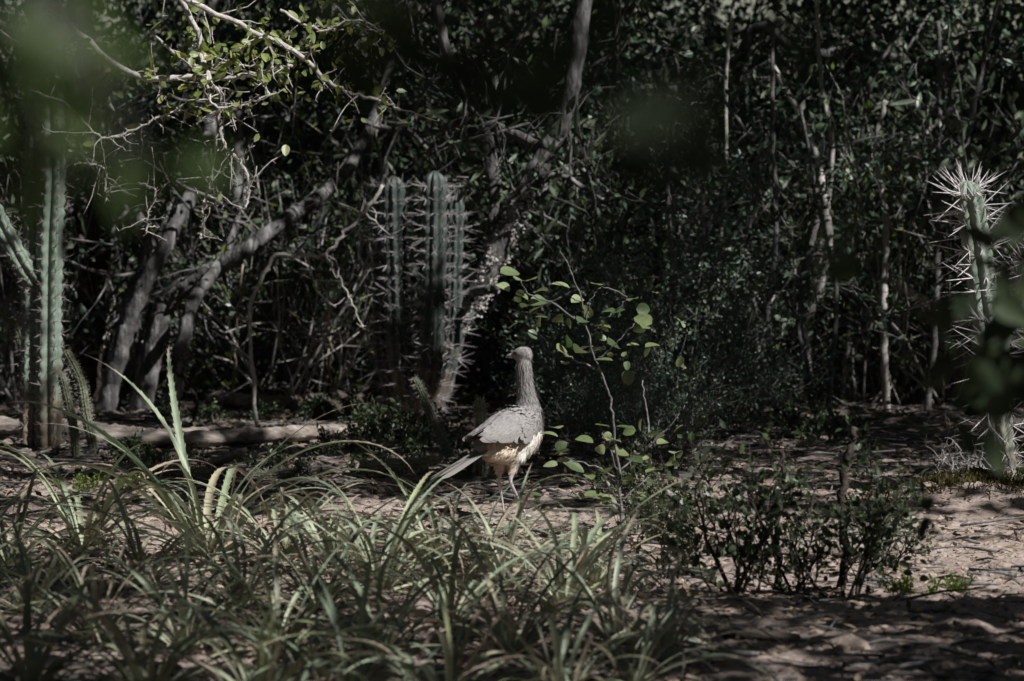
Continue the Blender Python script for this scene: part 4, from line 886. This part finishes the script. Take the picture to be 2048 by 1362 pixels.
# ------------------------------------------------------------------ the bird
def bird_mats():
    def fm(name, cols, rough=.85):
        m, N, L, b = newmat(name); g = N.new('ShaderNodeNewGeometry'); r = ramp(N, [(i / (len(cols) - 1), c) for i, c in enumerate(cols)])
        L.new(g.outputs['Random Per Island'], r.inputs[0])
        nz = N.new('ShaderNodeTexNoise'); nz.inputs['Scale'].default_value = 220; nz.inputs['Detail'].default_value = 3
        tc = N.new('ShaderNodeTexCoord'); L.new(tc.outputs['Object'], nz.inputs['Vector'])
        mx = N.new('ShaderNodeMixRGB'); mx.blend_type = 'MULTIPLY'; mx.inputs[0].default_value = .4
        r2 = ramp(N, [(.3, (.72, .72, .72)), (.7, (1.1, 1.1, 1.1))]); L.new(nz.outputs[0], r2.inputs[0]); L.new(r.outputs[0], mx.inputs[1]); L.new(r2.outputs[0], mx.inputs[2])
        L.new(mx.outputs[0], b.inputs['Base Color']); b.inputs['Roughness'].default_value = rough; b.inputs['Specular IOR Level'].default_value = .15
        return m
    M['b_grey'] = fm('plumage_grey', [(.245, .23, .223), (.275, .26, .252), (.305, .288, .28)])
    M['b_neck'] = fm('plumage_neck', [(.23, .218, .21), (.285, .27, .262), (.34, .325, .318)])
    M['b_cream'] = fm('plumage_cream', [(.70, .53, .38), (.77, .64, .50), (.82, .75, .64)])
    M['b_cream_lit'] = fm('plumage_cream_lit', [(.76, .69, .58), (.82, .77, .70), (.85, .83, .79)])
    M['b_wing'] = fm('plumage_wing', [(.19, .176, .168), (.22, .205, .196), (.25, .232, .222)])
    M['b_leg'] = rough_mat('leg_skin', (.30, .26, .26), (.45, .40, .41), (.55, .50, .52), scale=60, rough=.6, bump=.2)
    M['b_beak'] = rough_mat('beak', (.14, .14, .15), (.24, .24, .26), (.34, .34, .37), scale=40, rough=.4, bump=.05)
    m, N, L, b = newmat('eye'); b.inputs['Base Color'].default_value = (.02, .012, .008, 1); b.inputs['Roughness'].default_value = .1; M['b_eye'] = m
bird_mats()
def bird():
    HD = math.radians(51); o = onground(G(1018, 1040)); o[2] += 0
    t = thing('bird', 'long-tailed grey-brown ground bird with cream belly, seen from behind, head turned left', 'bird', o, HD)
    # local: x forward, y left, z up.  head direction given in world, brought into the local frame
    hw = unit(np.array([-.90, .42, 0.0])); c, s = math.cos(-HD), math.sin(-HD); h = np.array([hw[0] * c - hw[1] * s, hw[0] * s + hw[1] * c, 0])
    def loft(secs, n=20):
        C = np.array([q[0] for q in secs], float); ry = np.array([q[1] for q in secs]); rz = np.array([q[2] for q in secs])
        T = unit(np.gradient(C, axis=0)); mb_V = []
        side0 = np.array([0, 1.0, 0])
        for i in range(len(C)):
            sd = secs[i][3] if len(secs[i]) > 3 else side0
            sd = unit(sd - T[i] * np.dot(sd, T[i])); up = np.cross(T[i], sd)
            th = np.arange(n) / n * 2 * np.pi
            mb_V.append(C[i] + ry[i] * np.cos(th)[:, None] * sd + rz[i] * np.sin(th)[:, None] * up)
        V = np.concatenate(mb_V + [C[:1], C[-1:]]); m = len(C); i = np.arange(m - 1)[:, None] * n; j = np.arange(n)[None]; k = (j + 1) % n
        F = np.stack([i + j, i + k, i + n + k, i + n + j], -1).reshape(-1, 4); j = np.arange(n); k = (j + 1) % n
        Cp = np.concatenate([np.stack([k, j, np.full(n, m * n)], -1), np.stack([(m - 1) * n + j, (m - 1) * n + k, np.full(n, m * n + 1)], -1)])
        return V, F, Cp
    mb = MB()
    def addl(secs):
        V, F, C = loft(secs); base = mb.n; mb.V.append(V); mb.n += len(V); mb.F += [F + base, C + base]; mb.M += [np.zeros(len(F)), np.zeros(len(C))]
    hs = np.cross([0, 0, 1.0], h)
    addl([((-.15, 0, .305), .012, .015), ((-.13, 0, .304), .046, .044), ((-.09, 0, .302), .074, .068), ((-.04, 0, .312), .088, .086), ((.02, 0, .336), .094, .104), ((.06, 0, .364), .092, .108), ((.095, 0, .398), .082, .092), ((.115, 0, .432), .064, .066), ((.116, 0, .466), .046, .046), ((.112, 0, .505), .036, .036), ((.104, 0, .55), .0305, .0305), ((.098, 0, .59), .029, .029), ((.094, 0, .625), .029, .030), ((.092, 0, .652), .028, .029), ((.091, 0, .672), .02, .02)])
    hc = np.array([.093, 0, .667])
    addl([(hc - h * .034 + [0, 0, .004], .006, .007, hs), (hc - h * .028 + [0, 0, .003], .023, .024, hs), (hc - h * .008, .031, .032, hs), (hc + h * .014, .030, .0305, hs), (hc + h * .034 - [0, 0, .003], .022, .0225, hs), (hc + h * .044 - [0, 0, .006], .012, .012, hs), (hc + h * .05 - [0, 0, .007], .004, .004, hs)])
    yR, yL = -.036, .036
    addl([((.0, yL, .30), .046, .046, np.array([0, 1., 0])), ((-.012, yL, .26), .044, .044), ((-.012, yL, .232), .024, .024), ((-.012, yL, .195), .0085, .0085), ((-.02, yL, .168), .0075, .0075), ((-.016, yL, .15), .0072, .0072), ((.0, yL, .09), .0056, .0056), ((.012, yL, .03), .0055, .0055), ((.016, yL, .0), .006, .006)][::1])
    addl([((.0, yR, .30), .048, .048, np.array([0, 1., 0])), ((-.008, yR, .26), .044, .044), ((-.016, yR, .232), .024, .024), ((-.024, yR, .20), .011, .011), ((-.036, yR, .175), .009, .009), ((-.034, yR, .158), .0085, .0085), ((.01, yR, .10), .006, .006), ((.05, yR, .045), .0055, .0055), ((.07, yR, .02), .006, .006)])
    for bx, by, bz in ((.016, yL, .004), (.07, yR, .018)):
        for a, L in ((0, .045), (.55, .038), (-.55, .038), (math.pi, .018)):
            e = np.array([math.cos(a), math.sin(a), -.08]); p0 = np.array([bx, by, bz + .003])
            addl([(p0, .0055, .0055, np.cross([0, 0, 1.], e)), (p0 + e * L * .5, .0045, .0045, np.cross([0, 0, 1.], e)), (p0 + e * L, .0025, .0025, np.cross([0, 0, 1.], e))])
    tmp = bpy.data.objects.new('tmp', mb.mesh('tmp', M['b_grey'])); COL.objects.link(tmp)
    rm = tmp.modifiers.new('r', 'REMESH'); rm.mode = 'VOXEL'; rm.voxel_size = .0042
    sm = tmp.modifiers.new('s', 'SMOOTH'); sm.factor = .5; sm.iterations = 5
    dg = bpy.context.evaluated_depsgraph_get(); me = bpy.data.meshes.new_from_object(tmp.evaluated_get(dg)); me.name = 'body'
    bpy.data.objects.remove(tmp)
    me.materials.clear()
    for k in ('b_grey', 'b_neck', 'b_cream', 'b_cream_lit', 'b_leg'): me.materials.append(M[k])
    nf = len(me.polygons); cen = np.empty(nf * 3, np.float32); nor = np.empty(nf * 3, np.float32); me.polygons.foreach_get('center', cen); me.polygons.foreach_get('normal', nor)
    cen = cen.reshape(-1, 3); nor = nor.reshape(-1, 3)
    def zone(q):
        x, y, z = q[:, 0], q[:, 1], q[:, 2]
        zl = np.interp(x, [-.15, -.05, .06, .13], [.335, .345, .355, .37])
        w = np.where(x + y * -.7 > .02, 3, 2)  # belly whiter towards the bird's right: sunlight put into the plumage colour
        return np.where((z < .205) , 4, np.where(z < zl, w, np.where(z > .45, 1, 0)))
    zn = zone(cen); me.polygons.foreach_set('material_index', zn.astype(np.int32)); me.polygons.foreach_set('use_smooth', np.ones(nf, bool)); me.update()
    body = bpy.data.objects.new('body', me); COL.objects.link(body); body.parent = t
    # plumage
    ar = np.empty(nf, np.float32); me.polygons.foreach_get('area', ar)
    def sample(mask, n):
        w = ar * mask; i = rng.choice(nf, n, p=w / w.sum()); return cen[i] + rng.normal(0, .0015, (n, 3)), nor[i]
    def coat(name, mask, n, flow, L, Wd, lift, mat, tpl=LEAF4):
        p, nn = sample(mask, n); f = np.array(flow(p)); f = unit(f - nn * np.sum(f * nn, -1, keepdims=True)); d = unit(f + nn * lift + rng.normal(0, .13, (n, 3)))
        m_ = MB(); leaves(m_, p - nn * .001, d, nn, rng.uniform(*L, n), rng.uniform(*Wd, n), tpl); return m_.build(name, M[mat], body, smooth=False, stuff=True)
    neck = (zn == 1); cream = (zn == 2); white = (zn == 3); back = (zn == 0)
    coat('neck_plumage', neck * (cen[:, 2] < .645), 5200, lambda p: np.tile([0.03, 0, -1.0], (len(p), 1)), (.014, .03), (.0016, .003), .16, 'b_neck')
    coat('head_plumage', neck * (cen[:, 2] >= .635), 1500, lambda p: np.tile(-h * .8 + [0, 0, -.5], (len(p), 1)), (.006, .013), (.0014, .0026), .15, 'b_neck')
    coat('belly_plumage', cream.astype(float), 4200, lambda p: np.tile([-.8, 0, -.75], (len(p), 1)), (.018, .034), (.002, .004), .10, 'b_cream')
    coat('flank_plumage', white.astype(float), 2600, lambda p: np.tile([-.6, 0, -.85], (len(p), 1)), (.018, .034), (.002, .004), .10, 'b_cream_lit')
    coat('shoulder_plumage', back * (cen[:, 0] > .045), 2600, lambda p: np.tile([-.8, 0, -.5], (len(p), 1)), (.016, .03), (.003, .006), .06, 'b_grey')
    coat('mantle_plumage', back * (cen[:, 0] <= .05), 1000, lambda p: np.tile([-1.0, 0, -.25], (len(p), 1)), (.022, .036), (.010, .016), .01, 'b_grey', LEAF8)
    # folded wings: shells over the back and sides, then coverts and flight feathers
    for sgn in (1, -1):
        nu, nv = 26, 14; fx = np.linspace(.115, -.215, nu)
        top = np.interp(-fx, [-.115, -.08, -.03, .04, .1, .17, .245], [.385, .450, .462, .434, .404, .374, .347]); low = np.interp(-fx, [-.115, -.06, 0, .08, .16, .245], [.395, .355, .343, .341, .342, .345])
        half = np.interp(-fx, [-.115, -.06, 0, .08, .15, .245], [.025, .084, .101, .089, .069, .044]); inner = np.interp(-fx, [-.115, 0, .12, .245], [.004, .004, .006, .024])
        V = np.empty((2, nu, nv, 3))
        for k in range(nv):
            a = k / (nv - 1) * np.pi / 2 * 1.08
            y = inner + (half - inner) * np.sin(a); z = low + (top - low) * np.clip(np.cos(a), -.1, 1) ** .85 if k < nv - 1 else low
            V[0, :, k] = np.stack([fx, sgn * y, z], -1); V[1, :, k] = np.stack([fx, sgn * (y - .008), z - .004], -1)
        w = MB(); i = (np.arange(nu - 1)[:, None] * nv + np.arange(nv - 1)[None]).ravel(); q = np.stack([i, i + 1, i + nv + 1, i + nv], -1)
        off = nu * nv; e = np.r_[np.arange(nu) * nv + nv - 1]; ed = np.stack([e[:-1], e[1:], e[1:] + off, e[:-1] + off], -1); e2 = np.arange(nv) + (nu - 1) * nv; ed2 = np.stack([e2[:-1], e2[1:], e2[1:] + off, e2[:-1] + off], -1)
        w.add(V.reshape(-1, 3), np.concatenate([q, q[:, ::-1] + off, ed, ed2])); wing = w.build('wing', M['b_wing'], t)
        # small overlapping coverts
        cv = MB(); n = 420; ui = rng.uniform(4, nu - 5, n); vi = rng.uniform(0, nv - 3.0, n); a0 = ui.astype(int); b0 = vi.astype(int)
        p = V[0, a0, b0]; du = unit(V[0, a0 + 1, b0] - p); dv = V[0, a0, b0 + 1] - p; nn = unit(np.cross(du, dv)); nn *= np.sign(nn[:, 1:2] * sgn + nn[:, 2:3] + 1e-6)
        p = p + (V[0, a0 + 1, b0] - p) * (ui - a0)[:, None] + dv * (vi - b0)[:, None]
        leaves(cv, p + nn * .001, du + np.array([0, 0, -.12]) + nn * .05, nn, rng.uniform(.03, .05, n), rng.uniform(.018, .026, n), LEAF8); cv.build('coverts', M['b_grey'], wing, smooth=True, stuff=True)
        for k in range(13):
            f = k / 12; a0 = int(4 + f * (nu - 12)); b0 = nv - 2 - (k % 2); p = V[0, a0, b0]; du = unit(V[0, a0 + 2, b0] - p); nn = unit(np.array([0, sgn * 1.0, .25]))
            L = .095 + .028 * f; fm_ = MB(); leaves(fm_, [p + nn * (.002 + .0012 * (k % 3))], [du + np.array([0, 0, -.11 + .10 * f])], [nn], L, .026, FEATHER); fm_.build('feather', M['b_wing'], wing)
    # tail
    tail = MB(); root = np.array([-.10, 0, .325]); tip = np.array([-.385, .085, .176]); td = unit(tip - root)
    tn = unit(np.cross(np.cross(td, [0, 0, 1.]), td)); ts = np.cross(tn, td)
    add_tube(tail, [root + td * -.03, root + td * .03, root + td * .09], [.03, .032, .022], 10); tl = tail.build('tail', M['b_wing'], t)
    for k in range(9):
        f = (k - 4) / 4; d = unit(td + ts * f * .06 + tn * rng.normal(0, .012)); fm_ = MB()
        leaves(fm_, [root + ts * f * .018 + tn * (.012 - .012 * abs(f))], [d], [tn + ts * f * .35], .335 - .025 * abs(f), .036, FEATHER); fm_.build('feather', M['b_wing'], tl)
    # beak, eyes, tuft
    bk = MB(); b0 = hc + h * .043 - [0, 0, .006]
    add_tube(bk, [b0, b0 + h * .014, b0 + h * .028 - [0, 0, .002], b0 + h * .038 - [0, 0, .008]], [.0115, .0105, .007, .0015], 10); bk.build('beak', M['b_beak'], t)
    for sg in (1, -1):
        ev = MB(); ec = hc + h * .024 + hs * sg * .0305 + [0, 0, .005]; add_tube(ev, [ec - hs * sg * .006, ec - hs * sg * .002, ec + hs * sg * .002, ec + hs * sg * .0035], [.005, .008, .007, .002], 10); ev.build('eye', M['b_eye'], t)
    tf = MB(); n = 26; leaves(tf, np.tile(b0 + h * .004 + [0, 0, .008], (n, 1)) + rng.normal(0, .003, (n, 3)), np.tile(h * .3 + [0, 0, .9], (n, 1)) + rng.normal(0, .45, (n, 3)), rdir(n), rng.uniform(.008, .02, n), .0018); tf.build('forehead_tuft', M['b_neck'], t, smooth=False, stuff=True)
_t = np.linspace(0, 1, 10); _w = np.array([.12, .3, .42, .48, .5, .5, .5, .47, .36, .06])
_V = []; _F = []
for _i in range(10):
    for _s, _u in ((-1, -.10), (0, 0.03), (1, -.10)): _V.append((_t[_i] - (.03 if _s else 0) * (_i == 9), _s * _w[_i], _u * _w[_i] * 2 + .001))
for _i in range(9):
    for _j in range(2): _a = _i * 3 + _j; _F += [(_a, _a + 1, _a + 4), (_a, _a + 4, _a + 3)]
FEATHER = (np.array(_V), np.array(_F))
bird()
